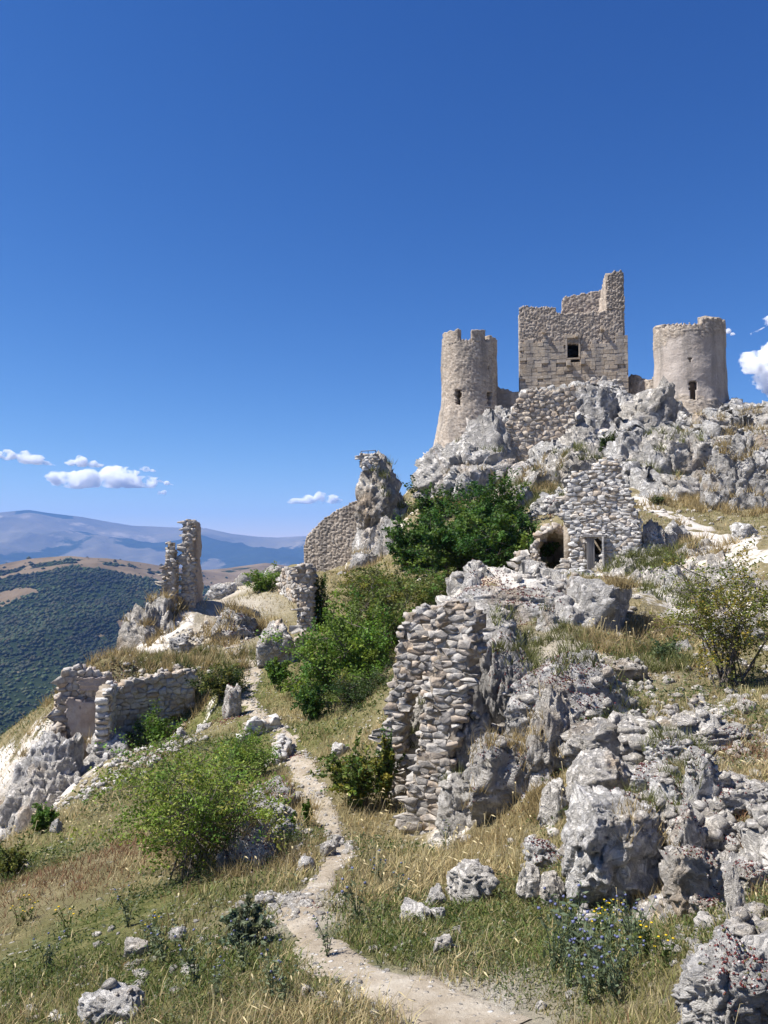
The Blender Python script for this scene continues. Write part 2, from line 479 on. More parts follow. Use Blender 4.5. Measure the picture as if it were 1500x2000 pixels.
    b.l(v.outputs[0], out.inputs['Volume'])
make_materials()

# ------------------------------------------------------------------ the ridge: ground height from surveyed points
SURVEY = [  # photo x, photo y, distance
    (0, 2000, 6.8), (400, 2000, 5.7), (800, 2000, 5.2), (1200, 2000, 4.6), (1500, 2000, 3.7),
    (100, 1850, 9.0), (350, 1850, 7.8), (600, 1850, 7.0), (900, 1850, 6.6), (1250, 1850, 5.7), (1500, 1800, 4.9),
    (610, 1750, 8.6), (300, 1740, 11.0), (0, 1750, 12.5), (660, 1650, 12.0), (480, 1700, 11.0), (610, 1580, 15.5), (590, 1500, 20.0),
    (545, 1420, 25.5), (490, 1340, 32.0), (455, 1270, 38.0), (405, 1220, 42.0), (430, 1175, 47.0), (470, 1150, 52.0),
    (520, 1130, 58.0), (650, 1108, 64.0), (350, 1180, 43.5), (560, 1108, 66.0), (450, 1142, 56.0), (560, 1240, 40.0), (520, 1200, 44.0),
    (150, 1650, 17.0), (0, 1645, 20.0), (320, 1600, 17.5), (450, 1600, 15.5), (250, 1500, 24.5), (130, 1550, 25.0), (400, 1430, 26.5), (330, 1430, 28.0),
    (390, 1370, 31.0), (240, 1455, 30.5), (150, 1480, 30.0),
    (190, 1297, 33.0), (280, 1297, 34.0), (390, 1290, 36.0), (440, 1290, 36.5), (330, 1290, 38.5),
    (640, 1400, 27.0), (700, 1250, 36.0), (780, 1135, 48.0), (700, 1450, 22.0), (700, 1560, 16.0), (740, 1500, 18.0), (620, 1300, 33.0),
    (900, 1140, 46.0), (830, 955, 66.0), (960, 945, 62.0), (1000, 1148, 38.0), (900, 1040, 54.0),
    (960, 1152, 24.0), (1100, 1130, 25.5), (1160, 1118, 33.0), (1050, 1138, 31.0), (870, 1180, 22.0), (830, 1300, 22.0), (800, 1420, 19.0),
    (790, 1660, 13.6), (900, 1620, 13.4), (860, 1560, 15.5), (740, 1600, 14.5),
    (1000, 1620, 11.6), (1100, 1700, 9.4), (950, 1720, 9.7), (1300, 1780, 7.2), (1450, 1650, 7.4), (1450, 1500, 9.9), (1300, 1400, 13.0), (1450, 1370, 13.2),
    (1200, 1350, 15.0), (1080, 1262, 18.0), (1250, 1300, 16.5), (1050, 1500, 12.4), (1000, 1400, 15.0), (920, 1500, 14.4), (1200, 1580, 9.2), (1150, 1450, 12.4),
    (1270, 1255, 20.0), (1330, 1150, 28.0), (1430, 1345, 14.5), (1400, 1200, 22.0), (1500, 1250, 18.5),
    (1450, 1090, 34.0), (1400, 1040, 40.0), (1280, 990, 48.0), (1500, 1062, 36.0), (1240, 970, 52.0), (1500, 1000, 45.0), (1380, 985, 50.0), (1200, 1010, 43.0),
    (1100, 950, 57.0), (1300, 950, 57.0), (1050, 775, 79.0), (1120, 755, 84.0), (910, 890, 81.0), (1355, 818, 77.0), (1480, 812, 77.0),
    (1500, 905, 61.0), (1400, 930, 57.0), (1450, 850, 70.0), (1000, 930, 66.0), (880, 930, 70.0), (1250, 800, 78.0), (1250, 870, 66.0), (1150, 860, 66.0),
    (740, 1112, 58.0), (700, 1112, 60.0), (800, 960, 65.0), (780, 1040, 58.0),
]
WORLD = [(-20, 30, -17), (-40, 30, -40), (-60, 20, -60), (-30, 50, -26), (-25, 62, -26), (-17, 72, -12), (-60, 80, -70), (-13, 13.5, -10), (-14, 24, -13),
         (-17, 42, -9), (-19, 36, -9.5), (-80, 130, -100), (-10, 90, -14), (0, 82, -1.5), (-3, 74, -1.8), (-8, 80, -7), (2, 96, 2), (10, 100, 11), (20, 105, 14), (35, 110, 12), (20, 140, 0), (60, 140, 0),
         (0, -5, -1.7), (5, -10, -1.5), (-10, -10, -6), (0, 1.5, -1.9), (4, 2, -1.3), (-30, -10, -22), (30, 10, 3), (60, 40, 14), (50, 85, 17), (80, 10, 18), (30, -10, 3), (20, 18, 0.5), (15, 30, 0.6), (-100, 20, -90), (100, 100, 20), (-15, 148, -40), (-90, -15, -70)]
_c = np.array([tuple(at(*s)) for s in SURVEY] + WORLD, float)
_CX, _CZ = _c[:, :2].copy(), _c[:, 2].copy()
def _phi(r): return np.sqrt(r * r + 0.5)
_n = len(_c)
_A = np.zeros((_n + 3, _n + 3))
_A[:_n, :_n] = _phi(np.linalg.norm(_CX[:, None] - _CX[None], axis=2)) + np.eye(_n) * -0.02
_A[:_n, _n:] = np.concatenate([np.ones((_n, 1)), _CX], 1)
_A[_n:, :_n] = _A[:_n, _n:].T
_W = np.linalg.solve(_A, np.concatenate([_CZ, np.zeros(3)]))
def Hbase(x, y):
    x = np.asarray(x, float).ravel(); y = np.asarray(y, float).ravel()
    out = np.zeros(len(x))
    for s in range(0, len(x), 20000):
        e = slice(s, s + 20000)
        r = np.sqrt((x[e, None] - _CX[None, :, 0]) ** 2 + (y[e, None] - _CX[None, :, 1]) ** 2)
        out[e] = _phi(r) @ _W[:_n] + _W[_n] + _W[_n + 1] * x[e] + _W[_n + 2] * y[e]
    return out
# where bare limestone breaks through (photo x, y, distance, radius m)
ROCKY = [(900, 900, 74, 9), (1050, 850, 72, 9), (1250, 850, 70, 11), (1400, 850, 70, 10), (1500, 850, 68, 10), (1150, 930, 60, 6), (1330, 1080, 36, 5), (1330, 930, 58, 8),
         (1480, 950, 52, 6), (745, 1000, 61, 4), (1300, 1120, 29, 4), (1380, 1200, 23, 3), (1400, 1660, 6.9, 0.9), (1300, 1600, 8.2, 0.8), (1450, 1930, 4.3, 0.5),
         (1270, 1450, 11.2, 1.0), (1050, 1170, 22, 3), (1000, 1450, 13.5, 1.4), (300, 1250, 41, 3), (80, 1550, 26, 3), (520, 1600, 16.5, 1.2), (440, 1230, 41, 1.6), (900, 1590, 13.5, 1.0)]
_R = np.array([(*at(a, b, d)[:2], r) for a, b, d, r in ROCKY])
def rockmask(x, y):
    m = np.zeros(len(x))
    for cx, cy, r in _R:
        m = np.maximum(m, np.exp(-((x - cx) ** 2 + (y - cy) ** 2) / (r * r)))
    return m
_w0, _w1 = at(100, 1080, 31.5), at(392, 1080, 33.0)
def _cut(x, y):
    """the drop in front of the old terrace walls at the left edge"""
    d = np.array([_w1.x - _w0.x, _w1.y - _w0.y]); L = np.linalg.norm(d); d = d / L
    u = (x - _w0.x) * d[0] + (y - _w0.y) * d[1]
    s = (x - _w0.x) * d[1] - (y - _w0.y) * d[0]
    deep = np.interp(u, [-3, 0, 2.2, 3.6, L, L + 0.8], [1.2, 2.6, 2.3, 1.6, 0.9, 0.0])
    return deep * sstep(-0.1, 0.45, s) * sstep(7.0, 2.0, s) * sstep(-4, -1, u)
def H(x, y):
    x = np.asarray(x, float).ravel(); y = np.asarray(y, float).ravel()
    z = Hbase(x, y) - _cut(x, y)
    rm = rockmask(x, y)
    p = np.stack([x, y, z * 0.6], 1)
    near = np.clip(y / 20.0, 0.25, 1.0)
    z = z + fbm(p * 0.45, 3, 11) * 0.22 * near + fbm(p * 1.9, 3, 12) * 0.09 * near
    z = z + rm * (fbm(p * 0.33, 4, 13, ridged=True) * 0.9 + fbm(p * 1.3, 3, 14, ridged=True) * 0.3) * np.clip(y / 60.0, 0.12, 1.0)
    return z
def H1(x, y): return float(H([x], [y])[0])
_DS = 2.5 * (1.0105 ** np.arange(395))
def hit(px, py):
    """first ground point met along the line of sight through a photo pixel"""
    r = ray(px, py)
    x = r[0] / r[1] * _DS; z = r[2] / r[1] * _DS
    g = H(x, _DS)
    below = np.nonzero(z < g)[0]
    if len(below) == 0: return None
    k = below[0]
    if k == 0: return Vector((x[0], _DS[0], g[0]))
    a, b = z[k - 1] - g[k - 1], z[k] - g[k]
    t = a / (a - b)
    D = _DS[k - 1] + t * (_DS[k] - _DS[k - 1])
    return at(px, py, D)

# colour zones of the turf (photo x, y -> ground, radius m): g green, b dust
GREENZ = [(60, 1900, 1.6), (350, 1900, 1.2), (720, 1850, 0.9), (1000, 1800, 1.2), (1150, 1850, 1.0), (600, 1430, 2.0), (420, 1480, 3.0), (450, 1360, 3.0), (250, 1780, 1.5), (900, 1800, 1.2), (50, 1680, 2.0)]
GZ = [(*hit(a, b)[:2], r) for a, b, r in GREENZ]
DUSTZ = [(420, 1225, 2.2), (450, 1180, 3.0), (440, 1165, 3.0), (900, 1960, 0.8), (570, 1760, 0.5), (1120, 1285, 1.6), (600, 1790, 0.5)]
DZ = [(*hit(a, b)[:2], r) for a, b, r in DUSTZ]
def zones(x, y, Z):
    m = np.zeros(len(x))
    for cx, cy, r in Z: m = np.maximum(m, np.exp(-((x - cx) ** 2 + (y - cy) ** 2) / (r * r)))
    return m
def build_ground():
    ys = np.concatenate([np.linspace(-16, 2.0, 30)[:-1], 2.0 * (75.0 ** (np.arange(310) / 309.0))])
    t = np.linspace(-4.2, 4.2, 310)
    xs = 3.0 * np.sinh(t)
    X, Y = np.meshgrid(xs, ys, indexing='ij')
    x, y = X.ravel(), Y.ravel()
    z = H(x, y)
    rm = rockmask(x, y)
    # steeper than a heap of earth holds: bare rock
    Z = z.reshape(X.shape)
    gx = np.gradient(Z, axis=0) / np.gradient(X, axis=0); gy = np.gradient(Z, axis=1) / np.gradient(Y, axis=1)
    sl = np.sqrt(gx ** 2 + gy ** 2).ravel()
    rock = np.clip(np.maximum(rm * 0.75, sstep(0.8, 1.6, sl) * 0.75), 0, 1)
    g = zones(x, y, GZ); d = zones(x, y, DZ)
    col = np.stack([rock, np.clip(0.25 + g, 0, 1) * (1 - rm), d * 0.9], 1)
    o = mk('ground', np.stack([x, y, z], 1), [grid_faces(*X.shape)], MAT['hillside'], smooth=True, col=col)
    tag(o, kind='structure')
build_ground()

def ribbon(name, pts, mat, lift=0.03, nseg=220, nacross=15, rag=0.25):
    """a trodden strip along photo points (x, y, width px); its ragged edge dives under the turf"""
    P, Wd = [], []
    for a, b, w in pts:
        h = hit(a, b)
        P.append((h.x, h.y)); Wd.append(w * mpp(h.y))
    P = np.array(P); Wd = np.array(Wd)
    s = np.concatenate([[0], np.cumsum(np.linalg.norm(np.diff(P, axis=0), axis=1))])
    u = np.linspace(0, s[-1], nseg)
    ds = s[-1] / nseg
    px = np.interp(u, s, P[:, 0]); py = np.interp(u, s, P[:, 1]); w = np.interp(u, s, Wd)
    k = np.ones(7) / 7
    for _ in range(2):
        px = np.convolve(np.pad(px, 3, 'edge'), k, 'valid'); py = np.convolve(np.pad(py, 3, 'edge'), k, 'valid')
    tx, ty = np.gradient(px), np.gradient(py)
    L = np.hypot(tx, ty) + 1e-9
    nx, ny = -ty / L, tx / L
    c = np.linspace(-1, 1, nacross)
    X = px[:, None] + nx[:, None] * c[None] * w[:, None] * 0.66
    Y = py[:, None] + ny[:, None] * c[None] * w[:, None] * 0.66
    x, y = X.ravel(), Y.ravel()
    z = H(x, y)
    e = np.abs(np.tile(c, nseg))
    q = np.stack([x, y, z * 0], 1)
    edge = e + fbm(q * 1.6, 3, 31) * rag * 2.2 + fbm(q * 7.0, 2, 32) * rag * 0.6
    z = z + lift - sstep(0.62, 0.95, edge) * (lift + 0.10) - 0.02
    o = mk(name, np.stack([x, y, z], 1), [grid_faces(nseg, nacross, flip=True)], MAT[mat])
    tag(o, kind='structure')
    return np.stack([px, py], 1), w
PATH_A = [(1010, 2040, 230), (890, 1972, 160), (770, 1930, 140), (670, 1890, 112), (605, 1845, 92), (578, 1800, 85), (590, 1760, 90), (638, 1712, 60), (668, 1665, 52), (655, 1622, 46), (628, 1580, 44),
          (606, 1535, 50), (588, 1498, 52), (562, 1455, 42), (546, 1420, 34), (520, 1405, 30), (488, 1385, 36), (484, 1360, 38), (488, 1330, 36), (492, 1300, 34), (474, 1280, 30), (455, 1262, 30), (440, 1245, 30)]
PATH_B = [(372, 1250, 24), (392, 1232, 44), (412, 1210, 26), (430, 1185, 30), (436, 1172, 44), (455, 1160, 30)]
PATH_C = [(1236, 968, 16), (1262, 985, 40), (1300, 1005, 44), (1350, 1025, 56), (1400, 1050, 62), (1455, 1078, 66), (1560, 1105, 70)]
def build_crag():
    """the broken limestone face under the castle, on a finer sheet than the rest of the ground"""
    for nm, x0, x1, y0, y1, st, amp, sd in (('crag', 3.0, 50.0, 50.0, 90.0, 0.2, 1.0, 81), ('crag', 8.5, 22.0, 19.0, 38.0, 0.11, 0.45, 84), ('crag', -0.5, 6.5, 10.5, 24.0, 0.07, 0.3, 87), ('crag', 1.8, 6.5, 3.2, 12.5, 0.045, 0.17, 91)):
        xs = np.arange(x0, x1, st); ys = np.arange(y0, y1, st)
        X, Y = np.meshgrid(xs, ys, indexing='ij')
        x, y = X.ravel(), Y.ravel()
        z = H(x, y)
        Z = z.reshape(X.shape)
        gx, gy = np.gradient(Z, st, axis=0), np.gradient(Z, st, axis=1)
        N = np.stack([-gx.ravel(), -gy.ravel(), np.ones(len(x))], 1)
        N /= np.linalg.norm(N, axis=1)[:, None]
        p = np.stack([x, y, z], 1) / amp
        rm = rockmask(x, y)
        warp = np.stack([fbm(p * 0.6, 3, sd + 1), fbm(p * 0.6, 3, sd + 2), fbm(p * 0.6, 3, sd + 3)], 1)
        q = p + warp * 0.8
        d1, j1 = blocks(q * np.array([0.30, 0.30, 0.36]), sd, 1.1)
        d2, j2 = blocks(q * np.array([0.75, 0.75, 0.95]), sd + 5, 1.1)
        d3, j3 = blocks(q * 2.0, sd + 7, 1.0)
        d = d1 * 1.35 - 0.7 * np.exp(-j1 / 0.05) + d2 * 0.62 - 0.32 * np.exp(-j2 / 0.05) + d3 * 0.2 + (0.75 if amp > 0.9 else 0.1 if amp == 0.3 else 0.4)
        d = d + 0.42 * fbm(p * 0.9, 5, sd + 8, 0.62, True)
        e = np.minimum(np.minimum(x - x0, x1 - x), np.minimum(y - y0, y1 - y))
        keep = sstep(0.22, 0.5, rm + 0.18 * fbm(p * 0.4, 3, sd + 9)) * sstep(0.0, 8 * st, e)
        d = (d * 0.8 - 0.15) * amp * keep - (1 - keep) * 0.5 * amp
        d = np.where(path_dist(x, y) < 1.3, np.minimum(d, -0.3 * amp), d)
        P = np.stack([x, y, z], 1) + N * d[:, None]
        m = (sstep(0, 1, keep).reshape(X.shape)[:-1, :-1] > 0.02)
        o = mk(nm, P, [grid_faces(*X.shape, m)], MAT['limestone_far' if amp > 0.9 else 'limestone' if amp > 0.2 else 'limestone_fine'], smooth=False)
        tag(o, kind='structure')
pa, pwa = ribbon('footpath', PATH_A, 'dust_path')
pb, pwb = ribbon('footpath', PATH_B, 'dust_path', 0.03, 60)
pc, pwc = ribbon('limestone_path', PATH_C, 'white_path', 0.04, 140, 15, 0.35)
def path_dist(x, y):
    """distance to the nearest trodden line, in half widths"""
    m = np.full(len(x), 99.0)
    for P, w in ((pa, pwa), (pb, pwb), (pc, pwc)):
        for k in range(0, len(P), 2):
            m = np.minimum(m, np.hypot(x - P[k, 0], y - P[k, 1]) / (w[k] * 0.5))
    return m

build_crag()

# ------------------------------------------------------------------ far country: valley, hill, mountains
def prof(x, xs, ys): return np.interp(x, xs, ys)
def az_of_px(px): return np.arctan((np.asarray(px, float) - 750) / F)
def build_far():
    # valley with the wooded hill, laid out by bearing and distance
    az = np.radians(np.linspace(-62, 62, 250))
    r = np.concatenate([np.linspace(60, 700, 50)[:-1], np.linspace(700, 3600, 150)[:-1], np.geomspace(3600, 15000, 30)])
    A, R = np.meshgrid(az, r, indexing='ij')
    x = (R * np.sin(A)).ravel(); y = (R * np.cos(A)).ravel(); R_, A_ = R.ravel(), A.ravel()
    bx = az_of_px([-900, -300, -100, 0, 60, 130, 200, 260, 330, 400, 460, 520, 590, 680, 900, 1600])
    crest_py = np.array([1160, 1150, 1128, 1106, 1092, 1084, 1088, 1095, 1107, 1112, 1106, 1098, 1108, 1112, 1115, 1130], float)
    crest_r = np.array([2600, 2600, 2550, 2500, 2450, 2400, 2380, 2400, 2500, 3000, 3200, 3300, 3300, 3300, 3300, 3300], float)
    cr = prof(A_, bx, crest_r)
    Yc = cr * np.cos(A_)
    cz = (1080 - prof(A_, bx, crest_py)) / F * Yc
    foot = -228.0 + 22 * np.sin(A_ * 9 + 1.0)
    t = np.clip((R_ - 1050) / (cr - 1050), 0, 1)
    z = foot + (cz - foot) * (0.55 * t + 0.45 * (t * t * (3 - 2 * t)))
    back = np.clip((R_ - cr) / 1500, 0, 1)
    z = np.where(R_ > cr, cz - (back * back * (3 - 2 * back)) * (cz + 330), z)
    near = np.clip((R_ - 60) / 640, 0, 1)
    z = np.where(R_ < 700, -75 + (foot + 75) * near ** 0.7, z)
    q = np.stack([x, y, z * 0], 1)
    amp = sstep(500, 1300, R_) * (1 - 0.75 * sstep(cr - 350, cr - 40, R_))
    z = z + fbm(q / 420, 4, 51) * 48 * amp + fbm(q / 120, 3, 52) * 9 * np.clip(amp, 0.15, 1)
    # woods: the slope up to the grassy crown, and belts on the crown
    edge = cr - prof(A_, bx, np.array([240, 240, 250, 230, 240, 200, 190, 240, 420, 900, 950, 900, 900, 900, 900, 900], float))
    w = sstep(60, -60, R_ - edge + fbm(q / 130, 4, 53) * 90)
    belt = np.exp(-((R_ - (cr - 130) - 40 * np.sin(A_ * 30)) / 38) ** 2) * (fbm(q / 160, 3, 54) > -0.12)
    w = np.maximum(w, belt * 0.95)
    w = np.maximum(w, 0.85 * (fbm(q / 190, 3, 57) > 0.22) * (A_ > az_of_px(340)) * (R_ < cr - 60))
    clear = sstep(0.22, 0.40, fbm(q / 150, 4, 55)) * (R_ < edge)
    low = np.exp(-((R_ - 900) / 90) ** 2) * sstep(0.0, 0.2, fbm(q / 110, 3, 56))
    w = w * (1 - 0.8 * clear) * (1 - 0.9 * low)
    col = np.stack([w, 0.25 * clear + 0.35 * low, w * 0], 1)
    o = mk('valley', np.stack([x, y, z], 1), [grid_faces(*A.shape)], MAT['hill_turf'], col=col)
    tag(o, kind='structure')
    # trees of the wood: one mass of small crowns
    rng = np.random.default_rng(5)
    Zg = z.reshape(A.shape); Wg = w.reshape(A.shape)
    n = 78000
    ta = rng.uniform(math.radians(-33), math.radians(-4.0), n)
    tr = np.sqrt(rng.uniform(620 ** 2, 2900 ** 2, n))
    ia = np.interp(ta, az, np.arange(len(az))); ir = np.interp(tr, r, np.arange(len(r)))
    i0 = ia.astype(int); j0 = ir.astype(int); fa = ia - i0; fr = ir - j0
    def bil(G): return G[i0, j0] * (1 - fa) * (1 - fr) + G[i0 + 1, j0] * fa * (1 - fr) + G[i0, j0 + 1] * (1 - fa) * fr + G[i0 + 1, j0 + 1] * fa * fr
    tz = bil(Zg); tw = bil(Wg)
    tp = np.stack([tr * np.sin(ta), tr * np.cos(ta), tz], 1)
    keep = (rng.random(n) < np.where(tw > 0.5, 0.55, np.where(tr < 2000, 0.06, 0.012)) * np.clip(1 + 1.1 * fbm(np.stack([tp[:, 0], tp[:, 1], tp[:, 1] * 0], 1) / 70, 3, 59), 0.15, 2)) & (rng.random(n) < np.clip(1500 / tr, 0.35, 1.0))
    tp = tp[keep]; n = len(tp)
    IV = np.array([(1, 0, 0), (-1, 0, 0), (0, 1, 0), (0, -1, 0), (0, 0, 1), (0, 0, -1)], float); IT = np.array([(0, 2, 4), (2, 1, 4), (1, 3, 4), (3, 0, 4), (2, 0, 5), (1, 2, 5), (3, 1, 5), (0, 3, 5)])
    s = (2.0 + 5.0 * rng.random(n) ** 1.7) * np.clip(tr[keep] / 1500, 0.75, 1.2)
    hgt = rng.uniform(0.45, 1.0, n)
    V = IV[None] * s[:, None, None] * (1 + rng.uniform(-0.3, 0.3, (n, len(IV), 1)))
    V[:, :, 2] *= hgt[:, None]
    V = V + tp[:, None] + np.array([0, 0, 1])[None, None] * (s * hgt * 0.3)[:, None, None]
    T = (IT[None] + (np.arange(n) * len(IV))[:, None, None]).reshape(-1, 3)
    pat = fbm(np.stack([tp[:, 0], tp[:, 1], tp[:, 1] * 0], 1) / 140, 4, 58)
    tone = (rng.uniform(0.85, 1.2, n) * (1 + 1.2 * pat))[:, None] * np.stack([rng.uniform(0.034, 0.062, n), rng.uniform(0.052, 0.072, n), rng.uniform(0.018, 0.026, n)], 1)
    o = mk('forest', V.reshape(-1, 3), [T], MAT['leaf'], smooth=False, col=np.repeat(tone, len(IV), 0))
    tag(o, 'dark green wood covering the far hillside across the valley', 'forest', kind='stuff')
    # the long mountain range
    az = np.radians(np.linspace(-60, 60, 330))
    v = np.linspace(0, 1, 80)
    A, Vv = np.meshgrid(az, v, indexing='ij')
    A_, v_ = A.ravel(), Vv.ravel()
    px = np.array([-900, -500, -250, -60, 0, 55, 100, 160, 210, 260, 330, 400, 450, 500, 545, 590, 650, 800, 1000, 1500, 2500], float)
    py = np.array([1030, 1045, 1030, 1004, 1001, 996, 1003, 1010, 1019, 1027, 1030, 1031, 1042, 1048, 1050, 1047, 1044, 1050, 1050, 1040, 1040], float)
    py = prof(A_, az_of_px(px), py)
    Dm = 12500.0 * np.cos(A_) ** 0
    zc = (1080 - py) / F * Dm * np.cos(A_)
    Rm = 8600 + v_ * 3900
    x = Rm * np.sin(A_); y = Rm * np.cos(A_)
    q = np.stack([x, y, v_ * 0], 1)
    base = -330.0
    tt = np.clip(v_, 0, 1)
    z = base + (zc - base) * (0.35 * tt + 0.65 * tt ** 1.9)
    rid = fbm(q / 1900, 5, 61, ridged=True)
    z = z + rid * 300 * np.sin(np.pi * np.clip(tt, 0, 1)) ** 1.0 + fbm(q / 500, 4, 62) * 18 * (0.3 + 0.7 * np.sin(np.pi * tt))
    w = sstep(0.62, 0.25, tt + fbm(q / 1500, 4, 63) * 0.55)
    w = np.maximum(w, 0.9 * (fbm(q / 1300, 4, 65) > 0.24) * (tt > 0.3))
    pale = sstep(0.05, 0.4, fbm(q / 1000, 4, 64)) * (0.2 + 0.5 * tt)
    o = mk('mountains', np.stack([x, y, z], 1), [grid_faces(*A.shape)], MAT['mountain_slope'], col=np.stack([w, pale, w * 0], 1))
    tag(o, kind='structure')
build_far()

# ------------------------------------------------------------------ limestone rocks
def rock_points(k, seed, size, facets=15, rough=1.0, strata=0.0, taper=1.0):
    rng = np.random.default_rng(seed)
    d, T = ico(k)
    nrm = rng.normal(size=(facets, 3)); nrm /= np.linalg.norm(nrm, axis=1)[:, None]
    off = rng.uniform(0.55, 0.95, facets)
    q = np.maximum(d @ nrm.T, 0) / off[None]
    r = (q ** 9).sum(1) ** (-1 / 9.0)
    r = np.clip(r, 0.4, 1.5)
    P = d * r[:, None]
    P = np.sign(P) * np.abs(P) ** 0.72
    o = rng.uniform(-50, 50, 3)
    w = P + o
    P = P * (1 + rough * 0.34 * fbm(w * 1.2, 4, seed, 0.5))[:, None]
    # broken faces: everything beyond a random plane is cut back to it
    for _ in range(facets):
        n = rng.normal(size=3); n /= np.linalg.norm(n)
        h = P @ n
        lim = h.max() * rng.uniform(0.70, 0.93)
        P = P - np.maximum(h - lim, 0)[:, None] * n[None] * 0.93
    wp = (P + o) + 0.22 * np.stack([fbm(w * 2, 3, seed + 4), fbm(w * 2, 3, seed + 5), fbm(w * 2, 3, seed + 6)], 1)
    b1, j1 = blocks(wp * 1.5, seed + 9, 1.0)
    P = P * (1 + rough * (0.13 * b1 - 0.16 * np.exp(-j1 / 0.045)))[:, None]
    if k >= 4:
        b2, j2 = blocks(wp * 4.2, seed + 19, 1.0)
        P = P * (1 + rough * (0.065 * b2 - 0.05 * np.exp(-j2 / 0.06)))[:, None]
        P = P * (1 + rough * (0.10 * fbm(w * 3.4, 5, seed + 2, 0.66, True) - 0.03))[:, None]
    lo, hi = P.min(0), P.max(0)
    P = (P - (lo + hi) / 2) / (hi - lo) * np.array(size)[None]
    zn = (P[:, 2] - P[:, 2].min()) / np.ptp(P[:, 2])
    tp = 1.18 - 0.55 * taper * zn
    P[:, 0] *= tp; P[:, 1] *= tp
    P[:, 0] *= size[0] / np.ptp(P[:, 0])
    if strata > 0:
        P[:, 0] += strata * P[:, 2]
    return P, T
def rock_k(wpx, hpx):
    a = math.sqrt(max(wpx * hpx, 1))
    return 6 if a > 150 else 5 if a > 56 else 4 if a > 24 else 3
ROCK_OBJS = []
def rock(label, cx, top, bot, w, D=None, deep=0.8, seed=0, rz=0.0, tilt=0.0, name='boulder', group=None, rough=1.0, strata=0.0, mat=None, facets=15, sink=0.45, parent=None, k=None, taper=1.0):
    """a rock seen between photo rows top and bot, w px wide around column cx, standing D m off (found on the ground when None)"""
    if D is None:
        D = hit(cx, bot).y
    m = mpp(D)
    w = w * 1.1
    W, Hh = w * m, (bot - top) * m * (1 + sink)
    a, b = at(cx, top, D), at(cx, bot, D)
    P, T = rock_points(k or rock_k(w, bot - top), seed, (W, W * deep, Hh), facets, rough, strata, taper)
    if tilt:
        c, s = math.cos(tilt), math.sin(tilt)
        x, z = P[:, 0].copy(), P[:, 2].copy()
        P[:, 0], P[:, 2] = c * x + s * z, -s * x + c * z
        P[:, 0] *= W / np.ptp(P[:, 0]); P[:, 2] *= Hh / np.ptp(P[:, 2])
    P[:, 2] -= np.percentile(P[:, 2], 99)
    if mat is None:
        mat = 'limestone_far' if D > 38 else 'limestone' if D > 11 else 'limestone_fine'
    o = mk(name, P, [T], MAT[mat], parent, smooth=False)
    o.location = Vector((a.x, D + (W * deep * 0.25 if parent is None else 0), a.z))
    if parent is None:
        tag(o, label, 'rock', group)
    ROCK_OBJS.append(o)
    return o
G_CRAG = 'limestone crags below the castle'
# crags that carry the castle
CRAGS = [
    ('jagged grey cliff face directly below the flared base of the crenellated tower', 905, 865, 985, 170, 75, .7, 11),
    ('rough cliff shoulder between the flared tower foot and the rubble retaining wall', 955, 818, 960, 105, 77, .7, 12),
    ('small overhanging rock nose jutting into the sky below the flared tower', 838, 890, 965, 62, 74, .9, 13),
    ('round pale boulder on the cliff top below the low wall beside the crenellated tower', 990, 792, 850, 62, 80, .9, 14),
    ('small pointed boulder at the foot of the low wall beside the crenellated tower', 955, 802, 850, 42, 80, .9, 15),
    ('knobbly rock mass above the dark green trees, under the retaining wall corner', 915, 910, 985, 120, 70, .7, 16),
    ('large pale boulder leaning on the retaining wall, below the keep', 1163, 752, 850, 95, 72, .8, 17),
    ('lower rounded boulder wedged under the large pale one below the keep', 1135, 832, 900, 80, 68, .8, 18),
    ('smooth grey boulder with an upright shaded face above the ruined house', 1155, 868, 968, 110, 62, .8, 19),
    ('tan sided boulder with a deep shaded crack beside the smooth grey one', 1105, 880, 960, 80, 61, .7, 20),
    ('low boulder in dry grass under the end of the retaining wall', 1052, 912, 962, 74, 58, .8, 21),
    ('square boulder on the skyline in front of the keep corner', 1195, 742, 800, 62, 76, .9, 22),
    ('tall pointed crag between the keep and the broad round tower', 1272, 752, 880, 118, 70, .8, 23),
    ('pocked crag shoulder below the pointed one, beside a green bush', 1235, 850, 965, 110, 63, .8, 24),
    ('wide weathered cliff with tan stains under the broad round tower', 1345, 832, 960, 200, 65, .6, 25),
    ('bulging grey crag nose jutting left of the tan stained cliff', 1290, 862, 962, 110, 61, .8, 26),
    ('rock step on the slope right at the foot of the broad round tower', 1400, 812, 880, 120, 74, .8, 27),
    ('pale flat slab of rock lying above the white path', 1345, 925, 985, 140, 53, .7, 28),
    ('low pointed slab beside the pale flat one above the white path', 1420, 935, 975, 80, 55, .8, 29),
    ('large blocky rock with a white top at the edge of the picture above the path', 1462, 858, 1030, 150, 46, .8, 30),
    ('broken white rock step behind the large blocky rock', 1440, 845, 910, 130, 58, .8, 31),
    ('rock hump on the skyline at the edge of the picture', 1490, 797, 850, 90, 76, .8, 32),
    ('stacked rock ledges halfway up the slope behind the blocky rock', 1490, 850, 910, 90, 66, .8, 33),
    ('pink tinged low rock among the trees beside the cave', 1012, 945, 1010, 80, 53, .8, 34),
    ('crusty rock over the mouth of the dark cave', 1078, 962, 1010, 90, 44, .8, 35),
    ('crag fragment below the small wall on the skyline', 1213, 770, 840, 60, 73, .8, 36),
]
for l, cx, t, b, w, D, dp, sd in CRAGS:
    _g = hit(cx, t + (b - t) * 0.75)
    if _g is not None and abs(_g.y - D) < 16: D = _g.y - w * mpp(D) * 0.1
    rock(l, cx, t, b, w * 1.08, D, dp, sd, group=G_CRAG, rough=1.15, facets=18, taper=0.6)
rock('pale lump of living rock showing through the retaining wall', 1064, 800, 846, 34, 66.6, .8, 37, group=G_CRAG)
